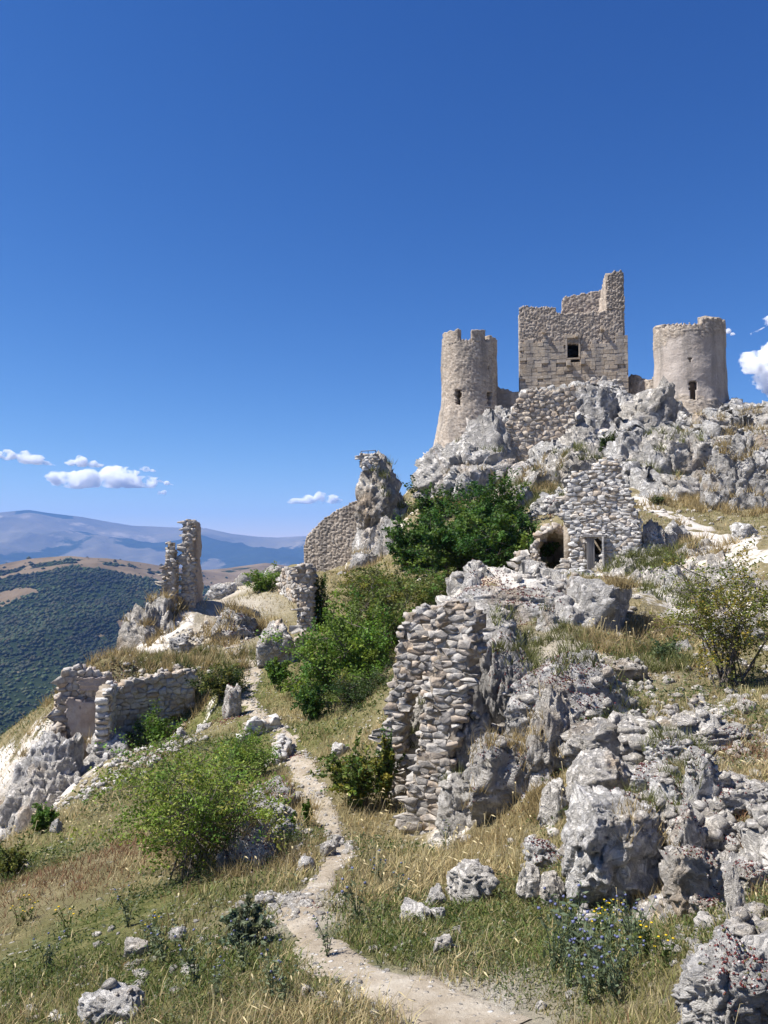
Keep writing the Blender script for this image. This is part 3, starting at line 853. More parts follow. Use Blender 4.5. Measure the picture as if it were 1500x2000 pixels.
# the free standing pinnacle
PIN = [
    ('lower body of the tall free standing rock pinnacle above the shrubs', 748, 960, 1118, 120, 60, .8, 41),
    ('overhanging head block of the free standing rock pinnacle', 742, 893, 1010, 92, 60.3, .8, 42),
    ('rough rock apron at the foot of the pinnacle', 770, 1015, 1120, 80, 58, .8, 43),
    ('small low rock in the dry grass in front of the pinnacle', 668, 1118, 1148, 34, 55, .8, 44),
    ('pale jumbled rock between the pinnacle foot and the shrubs', 712, 1075, 1118, 60, 57, .8, 45),
]
for l, cx, t, b, w, D, dp, sd in PIN:
    rock(l, cx, t, b, w, D, dp, sd, group='rocks of the pinnacle', rough=1.2, taper=0.35)
# overhanging block and ledge behind the near ruined wall
MID = [
    ('massive overhanging block with a smooth shaded face below the ruined house', 1178, 1132, 1268, 150, 20.0, .9, 51, .8),
    ('middle of the overhanging rock bench, crusted with red stonecrop', 1060, 1152, 1252, 175, 20.4, .8, 52, .9),
    ('crumbling white rock bench joining the near ruined wall', 930, 1178, 1265, 165, 18.4, .8, 53, 1.0),
    ('pale rounded boulder hanging beside the upper part of the near ruined wall', 990, 1240, 1420, 130, 15.3, .8, 54, .75),
    ('broad rock ledge with a dark undercut face and tufts on top', 1120, 1282, 1435, 250, 15.4, .6, 55, .85),
    ('tilted layered rock slabs under the broad ledge', 1080, 1350, 1505, 110, 14.0, .8, 56, 1.1),
    ('blue grey jagged rock at the foot of the near ruined wall', 990, 1440, 1575, 150, 12.9, .8, 57, 1.1),
    ('white crumbled rock heap against the right foot of the near ruined wall', 915, 1530, 1640, 110, 13.2, .8, 58, 1.1),
    ('narrow tan rock rib running down beside the near ruined wall', 925, 1400, 1540, 70, 14.0, .8, 59, 1.1),
    ('pale boulder half buried in seeding grass by the ruined wall', 1085, 1530, 1600, 62, 11.0, .8, 60, .9),
    ('grey boulder showing through the hole in the near ruined wall', 812, 1345, 1470, 75, 16.9, .8, 61, .9),
    ('rock plug low in the hole of the near ruined wall, under the old beam', 800, 1440, 1560, 80, 16.4, .8, 62, .9),
    ('upright pale rock hugging the right side of the nearest ruined wall', 925, 1295, 1460, 95, 14.7, .7, 65, 1.0),
    ('lower pale rock hugging the right foot of the nearest ruined wall', 895, 1440, 1600, 85, 14.2, .7, 66, 1.1),
    ('stony bank under the door of the ruined house', 1130, 1112, 1150, 130, 30.0, .6, 63, 1.0),
]
for l, cx, t, b, w, D, dp, sd, ro in MID:
    if sd in (54, 55, 56, 57, 59): D = max(hit(cx, b).y, D - 2.2)
    rock(l, cx, t, b, w, D, dp, sd, group='rocks of the bench behind the ruined wall', rough=ro, taper=0.0 if sd in (51, 52) else 0.7)
rock('long pale rock bench running from the near ruined wall toward the house doorway', 1050, 1150, 1262, 360, 20.0, .34, 64, group='rocks of the bench behind the ruined wall', rough=0.8, taper=-0.25)
# rocks behind the thorn tree and beside the house
RIGHT = [
    ('pale pitted cliff behind the thin thorn tree', 1345, 1118, 1260, 150, 25, .8, 71),
    ('rounded white rock hump at the edge of the white path', 1370, 1062, 1130, 130, 31, .8, 72),
    ('grey layered rock beside the wall of the ruined house', 1285, 1022, 1125, 80, 33, .9, 73),
    ('dark cracked rock at the corner of the white path', 1325, 1020, 1095, 80, 34, .8, 74),
    ('round white boulder low behind the thorn tree', 1345, 1255, 1345, 80, 18.5, .8, 75),
    ('white boulder with a shaded hollow in the thorn tree roots', 1310, 1145, 1190, 60, 24, .8, 76),
    ('chalky rock face behind the stems of the thorn tree', 1440, 1210, 1340, 130, 18.0, .8, 77),
    ('small low rock in the middle of the white path', 1455, 1020, 1048, 50, None, .8, 78),
]
for l, cx, t, b, w, D, dp, sd in RIGHT:
    rock(l, cx, t, b, w, D, dp, sd, group='rocks along the white path', rough=1.1)
# near rocks on the slope at the right
NEAR = [
    ('large white boulder with a dark hollow, uppermost of the near tumbled rocks', 1195, 1412, 1510, 140, 10.6, .8, 81, .8),
    ('smooth white boulder just below the uppermost near one', 1187, 1478, 1580, 128, 9.6, .8, 82, .7),
    ('biggest near boulder, deeply pitted and grey, above the green grass', 1228, 1560, 1765, 215, 8.2, .85, 83, 1.0),
    ('wedge shaped boulder leaning over a dark gap beside the biggest near one', 1300, 1578, 1680, 70, 7.9, .8, 84, .9),
    ('upright split boulder right of the dark gap', 1345, 1578, 1720, 62, 7.5, .9, 85, 1.0),
    ('lumpy white rocks crowning the dark gap', 1325, 1528, 1610, 90, 8.5, .9, 86, 1.1),
    ('small stacked stone standing in front of the biggest near boulder', 1236, 1690, 1745, 34, 7.3, .9, 87, .9),
    ('low grey rock at the foot of the biggest near boulder', 1210, 1715, 1775, 52, 7.2, .9, 88, .9),
    ('tall jagged white rock in stonecrop on the right slope', 1385, 1468, 1600, 80, 8.6, .8, 89, 1.1),
    ('broken white rock bank covered in red stonecrop', 1355, 1660, 1800, 110, 6.9, .7, 90, 1.1),
    ('thin upright slab of white rock in brown grass', 1437, 1700, 1810, 34, 6.2, .7, 91, .9),
    ('crumbling white outcrop in the corner by the path, nearest of all', 1450, 1862, 2050, 200, 4.3, .7, 92, 1.35),
    ('grey lump on top of the corner outcrop', 1492, 1880, 1960, 80, 4.1, .8, 93, 1.1),
    ('small white stone resting on the corner outcrop', 1432, 1872, 1900, 30, 4.2, .9, 94, .8),
    ('pale boulder in long grass, larger of the cluster right of the path bend', 925, 1692, 1768, 92, 9.2, .8, 95, .9),
    ('rough small rock leaning on the pale boulder right of the path bend', 852, 1738, 1775, 38, 8.7, .9, 96, 1.1),
    ('flat pale rock at the near end of the cluster right of the path bend', 812, 1768, 1802, 56, 8.3, .9, 97, .9),
    ('little white rock filling the middle of the cluster right of the path bend', 852, 1775, 1800, 34, 8.2, .9, 98, .9),
    ('left one of two white boulders side by side in the grass', 1036, 1695, 1768, 52, 8.6, .9, 99, .8),
    ('right one of two white boulders side by side in the grass', 1085, 1714, 1766, 58, 8.4, .9, 100, .7),
    ('red crusted rock above the two white boulders', 1065, 1645, 1700, 80, 9.2, .8, 101, 1.1),
    ('single white stone in short turf below the two white boulders', 1150, 1780, 1815, 40, 7.4, .9, 102, .9),
    ('white stone standing alone in grass near the lower end of the path', 866, 1832, 1862, 36, 7.0, .9, 103, .7),
    ('small white stone beside the one standing alone near the lower path', 892, 1812, 1828, 22, 7.2, .9, 104, .7),
    ('small cubic stone stacked on white rubble on the right slope', 1328, 1395, 1430, 34, 11.9, .9, 105, .8),
    ('white rubble bank above the tumbled near rocks', 1280, 1425, 1490, 130, 11.4, .7, 106, 1.2),
    ('grey capped little stone perched behind the cubic one', 1318, 1377, 1398, 26, 12.2, .9, 107, .9),
    ('pitted stone in brown turf up the right slope', 1368, 1360, 1392, 34, 12.6, .9, 108, 1.0),
    ('white boulder with a shaded side high on the right slope', 1462, 1367, 1392, 30, 12.4, .9, 109, .9),
    ('white stone below the thorn tree, left of the rubble bank', 1250, 1388, 1412, 26, 12.4, .9, 110, .8),
    ('pale flat stone on the slope just left of the white rubble bank', 1225, 1398, 1425, 46, 12.0, .9, 111, .8),
    ('white lump at the right margin beside red stonecrop', 1480, 1570, 1600, 34, 8.2, .9, 112, .9),
    ('white angular stone in stonecrop at the right margin', 1430, 1635, 1662, 34, 7.3, .9, 113, .8),
    ('small white stone in brown grass at the right margin', 1465, 1612, 1634, 34, 7.6, .9, 114, .8),
    ('little white stone just below the stonecrop bank', 1375, 1782, 1815, 30, 6.2, .9, 115, .9),
    ('rough white stone at the right margin below the upright slab', 1485, 1770, 1800, 46, 5.6, .9, 116, .9),
]
for l, cx, t, b, w, D, dp, sd, ro in NEAR:
    h = hit(cx, b)
    rock(l, cx, t, b, w, h.y if abs(h.y - D) < 3 else D, dp, sd, group='rocks tumbled on the near slope', rough=ro * 1.05, taper=0.3, sink=0.18 if b - t > 60 else 0.4)
LEDGE = [
    ('low broken white ledge beside the biggest near boulder on the uphill side', 1395, 1600, 1660, 120, 171), ('flat crumbling ledge above the stonecrop bank', 1450, 1525, 1575, 130, 172),
    ('low white ledge running into the right margin under red stonecrop', 1470, 1690, 1750, 120, 173), ('short white ledge in the grass below the rubble bank', 1290, 1500, 1545, 110, 174),
    ('stepped white ledge right of the uppermost near boulder', 1330, 1450, 1500, 120, 175), ('low pale ledge near the foot of the thorn tree', 1400, 1420, 1455, 130, 176),
    ('broken white ledge stepping down from the corner outcrop to the path', 1385, 1930, 1990, 90, 181), ('half buried white ledge above the corner outcrop', 1440, 1800, 1850, 110, 177), ('flat white ledge in brown turf beside the upright slab', 1390, 1745, 1790, 80, 178),
    ('low rock rib in turf under the overhanging block', 1210, 1290, 1330, 110, 179), ('pale broken rib below the broad rock ledge', 1140, 1440, 1490, 100, 180),
]
for l, cx, t, b, w, sd in LEDGE:
    rock(l, cx, t, b, w, None, .7, sd, group='low ledges on the near slope', rough=1.25, taper=0.2, sink=0.5)
# left side: outcrop under the broken tower, rocks at the lower wall, ledges by the path
LEFT = [
    ('large rounded limestone outcrop carrying the tall broken wall', 318, 1168, 1296, 100, 42.0, .9, 121),
    ('sloping lower shoulder of the outcrop under the tall broken wall', 270, 1195, 1300, 84, 41.5, .9, 122),
    ('low stony mound covered in grass beside the upper path', 455, 1186, 1242, 84, None, .8, 123),
    ('knobbly grey rock face under the thin standing wall', 545, 1216, 1300, 88, None, .7, 124),
    ('low rock on the skyline beyond the tall broken wall', 433, 1138, 1164, 56, 52, .8, 125),
    ('taller rock on the skyline beside the green bush', 478, 1120, 1156, 44, 54, .9, 126),
    ('pale rock behind the leaning wall stub', 536, 1106, 1132, 44, 56, .9, 127),
    ('grey split boulder built into the foot of the plastered ruin', 210, 1432, 1530, 105, 29.6, .8, 128),
    ('rock step beside the split boulder under the plastered ruin', 175, 1500, 1560, 70, 28.6, .8, 129),
    ('steep pale crag falling away below the plastered ruin', 85, 1445, 1610, 110, 28.0, .9, 130),
    ('broad pale cliff block at the outer corner of the plastered ruin', 75, 1500, 1650, 150, 27.0, .8, 156),
    ('lowest crag at the edge of the picture, falling into the valley', 40, 1545, 1650, 80, 26.5, .9, 131),
    ('flat topped white ledge beside the path', 525, 1532, 1590, 100, None, .8, 132),
    ('second rock ledge below the flat topped one by the path', 530, 1572, 1622, 90, None, .8, 133),
    ('crumbling red brown ledge lowest by the path', 490, 1612, 1690, 100, None, .8, 134),
    ('low white rock block in the row of ledges by the path', 545, 1612, 1645, 60, None, .8, 135),
    ('small pale rock under the shrub at the end of the ledges', 440, 1665, 1700, 40, None, .9, 136),
    ('rock with a shaded side standing beside the path near the ledges', 640, 1650, 1672, 30, None, .9, 137),
    ('flat white stone just above the shaded one beside the path', 652, 1632, 1646, 26, None, .9, 138),
    ('pitted rock in grass left of the path bend', 597, 1678, 1702, 34, None, .9, 139),
    ('stones of a fallen wall at the top of the big green shrub', 352, 1425, 1452, 36, 27.0, .9, 140),
    ('second stone of the fallen wall at the top of the big green shrub', 398, 1415, 1436, 30, 27.4, .9, 141),
    ('white rock lying in the long grass at the lower edge of the picture', 210, 1945, 2000, 115, None, .8, 142),
    ('half hidden white rock in grass left of the path', 262, 1838, 1872, 50, None, .8, 143),
    ('white stone with a flat top left of the path bend', 345, 1812, 1842, 36, None, .8, 144),
    ('white stone in the grass where the path widens', 628, 1942, 1962, 26, None, .9, 145),
    ('stone left of the white one where the path widens', 602, 1932, 1950, 24, None, .9, 146),
    ('stone right of the white one where the path widens', 662, 1958, 1976, 24, None, .9, 147),
    ('flat white stones edging the wide bend of the path', 512, 1752, 1770, 34, None, .9, 148),
    ('pale rock in dry grass low on the left slope', 108, 1600, 1625, 22, None, .9, 149),
    ('pale stone in dark weeds at the left margin', 45, 1680, 1705, 30, None, .9, 150),
    ('white rubble at the foot of the broken wall outcrop', 350, 1243, 1272, 50, None, .8, 151),
    ('white loose stone on the turf above the plastered ruin', 312, 1308, 1322, 14, None, .9, 152),
    ('larger white loose stone on the turf above the plastered ruin', 345, 1296, 1318, 22, None, .9, 153),
    ('red brown stony bank at the edge of the path below the bend', 452, 1340, 1400, 36, None, .8, 154),
    ('pale rock in tall dry grass right of the path', 668, 1452, 1474, 40, None, .8, 155),
]
for l, cx, t, b, w, D, dp, sd in LEFT:
    rock(l, cx, t, b, w, D, dp, sd, group='rocks on the ridge along the footpath', rough=1.05, taper=0.5)

# ------------------------------------------------------------------ rubble walls, stone by stone
def stone_mesh(name, seed, mat):
    """a rough squared stone of 48 triangles, unit sized"""
    rng = np.random.default_rng(seed)
    g = np.linspace(-1, 1, 3)
    idx = {}; V = []; T = []
    def vid(p):
        k = tuple(np.round(p, 3))
        if k not in idx:
            idx[k] = len(V); V.append(np.array(p, float))
        return idx[k]
    for ax in range(3):
        for s in (-1, 1):
            u, v = [a for a in range(3) if a != ax]
            for i in range(2):
                for j in range(2):
                    q = []
                    for a, b in ((i, j), (i + 1, j), (i + 1, j + 1), (i, j + 1)):
                        p = [0, 0, 0]; p[ax] = s; p[u] = g[a]; p[v] = g[b]
                        q.append(vid(p))
                    flip = (s > 0) == (ax != 1)
                    T.append(q if flip else q[::-1])
    V = np.array(V)
    n = np.linalg.norm(V, axis=1)
    V = V * (0.86 + 0.14 / np.maximum(n, 0.01))[:, None]
    V = V * (1 + rng.uniform(-0.2, 0.2, V.shape)) + rng.normal(0, 0.07, V.shape)
    V /= np.abs(V).max(0)
    return raw_mesh(name, V * 0.5, [np.array(T)], MAT[mat], smooth=False)
def clip_poly(poly, nx, ny, c):
    """keep the side nx*x + ny*y <= c of a convex polygon"""
    out = []
    k = len(poly)
    for i in range(k):
        ax, ay = poly[i]; bx, by = poly[(i + 1) % k]
        da, db = nx * ax + ny * ay - c, nx * bx + ny * by - c
        if da <= 0: out.append((ax, ay))
        if (da < 0 < db) or (db < 0 < da):
            t = da / (da - db)
            out.append((ax + (bx - ax) * t, ay + (by - ay) * t))
    return out
def fitted_stones(L, z0, z1, sw, sh, rng):
    """interlocking outlines of rubble stones over a wall face -> [(centre u, z, outline)]"""
    seeds = []
    z = z0
    r = 0
    while z < z1 + sh:
        h = sh * rng.uniform(0.7, 1.5)
        u = -rng.uniform(0, sw)
        while u < L + sw:
            w = sw * float(np.clip(rng.lognormal(-0.1, 0.45), 0.4, 2.2))
            if rng.random() < 0.2:
                seeds.append((u + w / 2, z + h * 0.25)); seeds.append((u + w / 2 + rng.normal(0, 0.1) * w, z + h * 0.78))
            else:
                seeds.append((u + w / 2, z + h / 2 + rng.normal(0, 0.16) * h))
            u += w
        z += h
    k = sw / sh
    S = np.array(seeds) * np.array([1.0, k])
    out = []
    for i in range(len(S)):
        cx, cy = S[i]
        if cx < 0 or cx > L or cy < z0 * k or cy > z1 * k: continue
        d = S - S[i]
        dd = (d * d).sum(1)
        near = np.argsort(dd)[1:16]
        R = sw * 1.6
        poly = [(-R, -R), (R, -R), (R, R), (-R, R)]
        for j in near:
            poly = clip_poly(poly, d[j, 0], d[j, 1], dd[j] / 2)
            if len(poly) < 3: break
        if len(poly) < 3: continue
        out.append((cx, cy / k, [(a, b / k) for a, b in poly]))
    return out
def fitted_mesh(poly, rng, depth, joint):
    """one rubble stone from its outline: sunk ring, shoulder ring, smaller uneven face"""
    P = np.array(poly)
    n = len(P)
    c = P.mean(0)
    ext = max(np.ptp(P[:, 0]), np.ptp(P[:, 1]))
    sz = np.sqrt(((P - c) ** 2).sum(1)).mean()
    fs = max(0.6, 1 - joint / sz)
    P = c + (P - c) * fs + rng.normal(0, 0.045, P.shape) * ext
    tx, tz = rng.normal(0, 0.07, 2)
    pr = depth * rng.uniform(0.5, 1.25)
    sh_ = rng.uniform(0.86, 0.95)
    off = rng.normal(0, 0.06, 2) * ext
    Fc = c + off + (P - c) * sh_ + rng.normal(0, 0.03, P.shape) * ext
    V = [(a, 0.10, b) for a, b in P]
    V += [(a, -pr * 0.82 + rng.normal(0, 0.08) * pr, b) for a, b in P]
    V += [(a, -pr - (a - c[0]) * tx - (b - c[1]) * tz + rng.normal(0, 0.08) * pr, b) for a, b in Fc]
    V.append((c[0] + off[0], -pr * rng.uniform(0.95, 1.08), c[1] + off[1]))
    i = np.arange(n); j = (i + 1) % n
    Q = np.concatenate([np.stack([i, j, n + j, n + i], 1), np.stack([n + i, n + j, 2 * n + j, 2 * n + i], 1)])
    T = np.stack([2 * n + i, 2 * n + j, np.full(n, 3 * n)], 1)
    return np.array(V), Q, T
STONES = {}
def stones_of(mat):
    if mat not in STONES:
        STONES[mat] = [stone_mesh('stone', 300 + k, mat) for k in range(10)]
    return STONES[mat]
def put_stone(parent, pos, size, ang, rng, mat, roll=0.12, name='stone'):
    o = bpy.data.objects.new(name, stones_of(mat)[rng.integers(10)])
    COL.objects.link(o)
    o.parent = parent
    o.location = pos
    o.scale = size
    o.rotation_euler = (rng.normal(0, 0.07), rng.normal(0, roll), ang + rng.normal(0, 0.08) + (math.pi if rng.random() < 0.5 else 0))
    return o
def stone_field(u, z, cw, ch, seed, soft=0.22):
    """raised stones of a joined wall face; u, z in metres -> height 0..1, tone, joint mask"""
    row = np.floor(z / ch)
    p = np.stack([u / cw + 0.5 * (row % 2) * 0 + fbm(np.stack([u, z, z * 0], 1) * 0.8, 2, seed) * 0.5, z / ch, z * 0], 1)
    f1, f2, cid = worley(p, seed, 2)
    m = sstep(0.03, soft, f2 - f1)
    return m * (0.55 + 0.45 * cid), cid, m
def rubble_wall(name, label, A, B, zbot, top, thick, sw, sh, seed, cat='ruined wall', mat='wall_stone', core='mortar', group=None, mask=None, ends=('a',), cap=True,
                base=None, res=None, nmax=300, proud=None, skip=0.02, back=False, name_root=True, lean=None, parent=None):
    """A, B: (x, y) ends, left to right as seen; top: function of distance along the wall -> z; mask(u, z) -> True where the wall stands"""
    A = Vector((A[0], A[1], 0)); B = Vector((B[0], B[1], 0))
    L = (B - A).length
    proud = proud or 0.26 * sh
    t = (B - A) / L
    n = Vector((t.y, -t.x, 0))                 # outward, to the viewer
    ang = math.atan2(t.y, t.x)
    rng = np.random.default_rng(seed)
    us = np.linspace(0, L, 60)
    zmax = max(top(u) for u in us)
    root = parent or empty(name, (A + B) / 2 + Vector((0, 0, zbot)), label, cat, group)
    org = Vector(root.location)
    res = res or min(sw, sh) * 0.55
    nu = max(4, int(L / res) + 1); nv = max(4, int((zmax - zbot) / res) + 1)
    U, Z = np.meshgrid(np.linspace(0, L, nu), np.linspace(zbot, zmax, nv), indexing='ij')
    def ok(u, z):
        return z < top(u) and (mask is None or mask(u, z)) and (base is None or z > base(u))
    uc = (U[:-1, :-1] + U[1:, 1:]) / 2; zc = (Z[:-1, :-1] + Z[1:, 1:]) / 2
    mk_ = np.array([[ok(a, b) for a, b in zip(r1, r2)] for r1, r2 in zip(uc, zc)])
    jit = fbm(np.stack([U.ravel() * 3, Z.ravel() * 3, U.ravel() * 0 + seed], 1), 3, seed).reshape(U.shape) * 0.05
    def pos(u, z, off):
        p = A + t * u + n * off
        if lean: p = p + n * lean(u, z)
        return Vector((p.x, p.y, z)) - org
    def gridp(off):
        ln = np.vectorize(lambda a, b: lean(a, b) if lean else 0.0)(U, Z) if lean else 0.0
        o_ = off + ln
        return np.stack([A.x + t.x * U + n.x * o_ - org.x, A.y + t.y * U + n.y * o_ - org.y, Z - org.z], -1)
    V, Fs = shell(gridp(jit * 0.4 + 0.3 * proud), gridp(-thick - jit), mk_)
    mk('core', V, Fs, MAT[core], root, smooth=False)
    # stones of the face, each with its own fitted outline
    cells = [(u, z, p) for u, z, p in fitted_stones(L, zbot, zmax, sw, sh, rng) if ok(min(max(u, 0.02), L - 0.02), z) and rng.random() > skip]
    rng.shuffle(cells)
    nface = min(len(cells), nmax - 60)
    left = nmax - nface
    fill = []
    joined, jn = ([], [], []), 0
    for q, (u, z, poly) in enumerate(cells):
        V, Qd, Tr = fitted_mesh(poly, rng, proud, 0.03 * sh)
        if q < nface:
            o_ = mk('stone', V, [Qd, Tr], MAT[mat], root, smooth=False)
            o_.location = pos(u, z, 0.0)
            o_.rotation_euler = (0, 0, ang)
        else:
            ca, sa = math.cos(ang), math.sin(ang)
            W = np.stack([V[:, 0] * ca - V[:, 1] * sa, V[:, 0] * sa + V[:, 1] * ca, V[:, 2]], 1) + np.array(pos(u, z, 0.0))[None]
            joined[0].append(W); joined[1].append(Qd + jn); joined[2].append(Tr + jn); jn += len(V)
    if jn:
        tag(mk('small_stones', np.concatenate(joined[0]), [np.concatenate(joined[1]), np.concatenate(joined[2])], MAT[mat], root, smooth=False), kind='stuff')
    # quoins on the open end, stones along the broken top
    ex = []
    for e in ends:
        u0 = 0.0 if e == 'a' else L
        z = zbot
        while z < zmax:
            h = sh * rng.uniform(0.8, 1.4)
            if ok(min(max(u0, 0.05), L - 0.05), z + h / 2):
                k = max(1, int(thick / (sw * 1.0)))
                for q in range(k):
                    ex.append((pos(u0, z + h / 2, -(q + 0.5) * thick / k), (sw * 0.9, thick / k * 1.05, h * 1.05)))
            z += h
    if cap:
        # every broken edge, level or steep: walk the cells that border on nothing
        mp = np.zeros((mk_.shape[0] + 2, mk_.shape[1] + 2), bool); mp[1:-1, 1:-1] = mk_
        open_ = mk_ & (~mp[1:-1, 2:] | ~mp[:-2, 1:-1] | ~mp[2:, 1:-1])
        got = []
        ii = np.argwhere(open_); rng.shuffle(ii)
        for i, j in ii:
            cu, cz = uc[i, j], zc[i, j]
            if base is not None and cz < base(cu) + sh: continue
            if any(abs(cu - a) < sw * 0.62 and abs(cz - b) < sh * 0.8 for a, b in got): continue
            got.append((cu, cz))
            for q in range(max(1, int(thick / (sw * 0.9)))):
                ex.append((pos(cu + rng.normal(0, .1) * sw, cz + sh * rng.uniform(-0.1, 0.35), -(q + rng.uniform(0.2, 0.8)) * sw * 0.9), (sw * rng.uniform(0.55, 1.15), sw * rng.uniform(0.6, 1.1), sh * rng.uniform(0.7, 1.2))))
    if len(ex) > left:
        rng.shuffle(ex); fill += ex[left:]; ex = ex[:left]
    if fill:
        protos = [(np.array([v.co[:] for v in m.vertices]), np.array([f.vertices[:] for f in m.polygons])) for m in stones_of(mat)]
        Vs, Qs, n0 = [], [], 0
        ca, sa = math.cos(ang), math.sin(ang)
        for p, sz in fill:
            b, qd = protos[rng.integers(10)]
            b = b * np.array(sz)[None]
            b = np.stack([b[:, 0] * ca - b[:, 1] * sa, b[:, 0] * sa + b[:, 1] * ca, b[:, 2]], 1) + np.array(p)[None]
            Vs.append(b); Qs.append(qd + n0); n0 += len(b)
        tag(mk('rubble_stones', np.concatenate(Vs), [np.concatenate(Qs)], MAT[mat], root, smooth=False), kind='stuff')
    for p, s in ex:
        put_stone(root, p, s, ang, rng, mat, 0.3)
    return root
def ztop(profile, A, B, D):
    """profile: photo (x, y) along the top edge -> function of distance along A-B (each point read at the wall's own distance there)"""
    A = Vector((A[0], A[1])); B = Vector((B[0], B[1]))
    L = (B - A).length
    us, zs = [], []
    for px, py in profile:
        r = ray(px, py)
        # where the vertical plane A-B meets the line of sight
        d = B - A
        k = r[0] / r[1]
        s = (k * A.y - A.x) / (d.x - k * d.y)
        y = A.y + s * d.y
        us.append(s * L); zs.append(r[2] / r[1] * y)
    i = np.argsort(us)
    us = np.array(us)[i]; zs = np.array(zs)[i]
    return lambda u: float(np.interp(u, us, zs))
def pt(px, D):
    p = at(px, 1080, D)
    return (p.x, p.y)
def rough_top(f, seed, amp):
    ph = seed * 1.7
    return lambda u: f(u) + amp * (math.sin(u * 5.1 + ph) * 0.5 + math.sin(u * 11.7 + ph * 2) * 0.35 + math.sin(u * 23 + ph * 3) * 0.3)

# near ruined wall: back leaf with the hole, front leaf beside it
A, B = pt(742, 16.2), pt(872, 15.6)
tp = ztop([(735, 1500), (755, 1420), (770, 1330), (782, 1240), (794, 1198), (800, 1192), (862, 1190), (880, 1190)], A, B, 16)
zb = ztop([(700, 1570), (880, 1600)], A, B, 16)(0) - 0.4
def hole(u, z, A=A, B=B):
    L = math.hypot(B[0] - A[0], B[1] - A[1])
    p = u / L
    zz = (z / 15.9)                              # tangent below the horizon
    py = 1080 - zz * F
    return not (py > 1350 and p > 0.30 + 0.25 * max(0, (1420 - py) / 120.0) and py < 1560)
rubble_wall('ruined_wall', 'tall ruined rubble wall with a ragged hole, standing in front of the shrubs', A, B, zb, rough_top(tp, 1, 0.05), 0.55, 0.235, 0.115, 401, mask=hole, group='near ruined walls', ends=('a',))
A, B = pt(800, 14.0), pt(930, 13.5)
tp2 = ztop([(770, 1650), (795, 1570), (815, 1480), (832, 1390), (850, 1290), (862, 1195), (885, 1180), (925, 1200), (960, 1230)], A, B, 14)
zb2 = at(800, 1668, 14.0).z - 0.3
def side(u, z, A=A, B=B):
    L = math.hypot(B[0] - A[0], B[1] - A[1])
    p = u / L
    py = 1080 - (z / 13.7) * F
    right = float(np.interp(py, [1190, 1280, 1360, 1440, 1520, 1600, 1660], [1.0, 0.95, 0.80, 0.68, 0.56, 0.44, 0.34])) + 0.05 * math.sin(py * 0.11)
    return p < right
rubble_wall('ruined_wall', 'nearest ruined rubble wall, narrowing and broken away toward the grass below', A, B, zb2, rough_top(tp2, 2, 0.05), 0.6, 0.235, 0.115, 402, mask=side, group='near ruined walls', ends=('a',), mat='wall_stone')
# old beam across the hole
def timber(name, p0, p1, w, h, label, cat):
    p0, p1 = Vector(p0), Vector(p1)
    L = (p1 - p0).length
    bm = bmesh.new()
    bmesh.ops.create_cube(bm, size=1.0)
    for v in bm.verts: v.co = Vector((v.co.x * w, v.co.y * h, v.co.z * L))
    bmesh.ops.bevel(bm, geom=list(bm.edges), offset=min(w, h) * 0.12, segments=2, affect='EDGES')
    me = bpy.data.meshes.new(name); bm.to_mesh(me); bm.free()
    me.materials.append(MAT['old_timber'])
    o = link(name, me)
    o.location = (p0 + p1) / 2
    o.rotation_euler = (p1 - p0).to_track_quat('Z', 'Y').to_euler()
    return tag(o, label, cat)
timber('beam', at(776, 1478, 15.7), at(842, 1479, 15.2), 0.1, 0.09, 'weathered grey wooden beam spanning the hole in the tall ruined wall', 'beam')

# house with the doorway
A, B = pt(1096, 34.0), pt(1248, 33.0)
tp = ztop([(1100, 990), (1112, 938), (1118, 922), (1140, 920), (1150, 942), (1156, 912), (1170, 898), (1185, 893), (1205, 897), (1212, 930), (1226, 955), (1235, 975), (1240, 1000), (1248, 1030), (1256, 1060)], A, B, 33.5)
zb = at(1160, 1135, 33.5).z
def house_mask(u, z, A=A, B=B):
    L = math.hypot(B[0] - A[0], B[1] - A[1])
    px = 1096 + 152 * u / L
    py = 1080 - (z / 33.5) * F
    door = 1147 < px < 1180 and py > 1049
    cave = px < 1117 and 1015 < py < 1092 and px < 1103 + 14 * min(1, (py - 1015) / 25.0)
    return not (door or cave)
house = rubble_wall('ruined_house', 'ruined stone house front with a small dark doorway and stepped broken gable', A, B, zb, tp, 0.8, 0.31, 0.16, 403, cat='ruined house', mask=house_mask, group=None, mat='wall_stone_pale', ends=('b',), nmax=300)
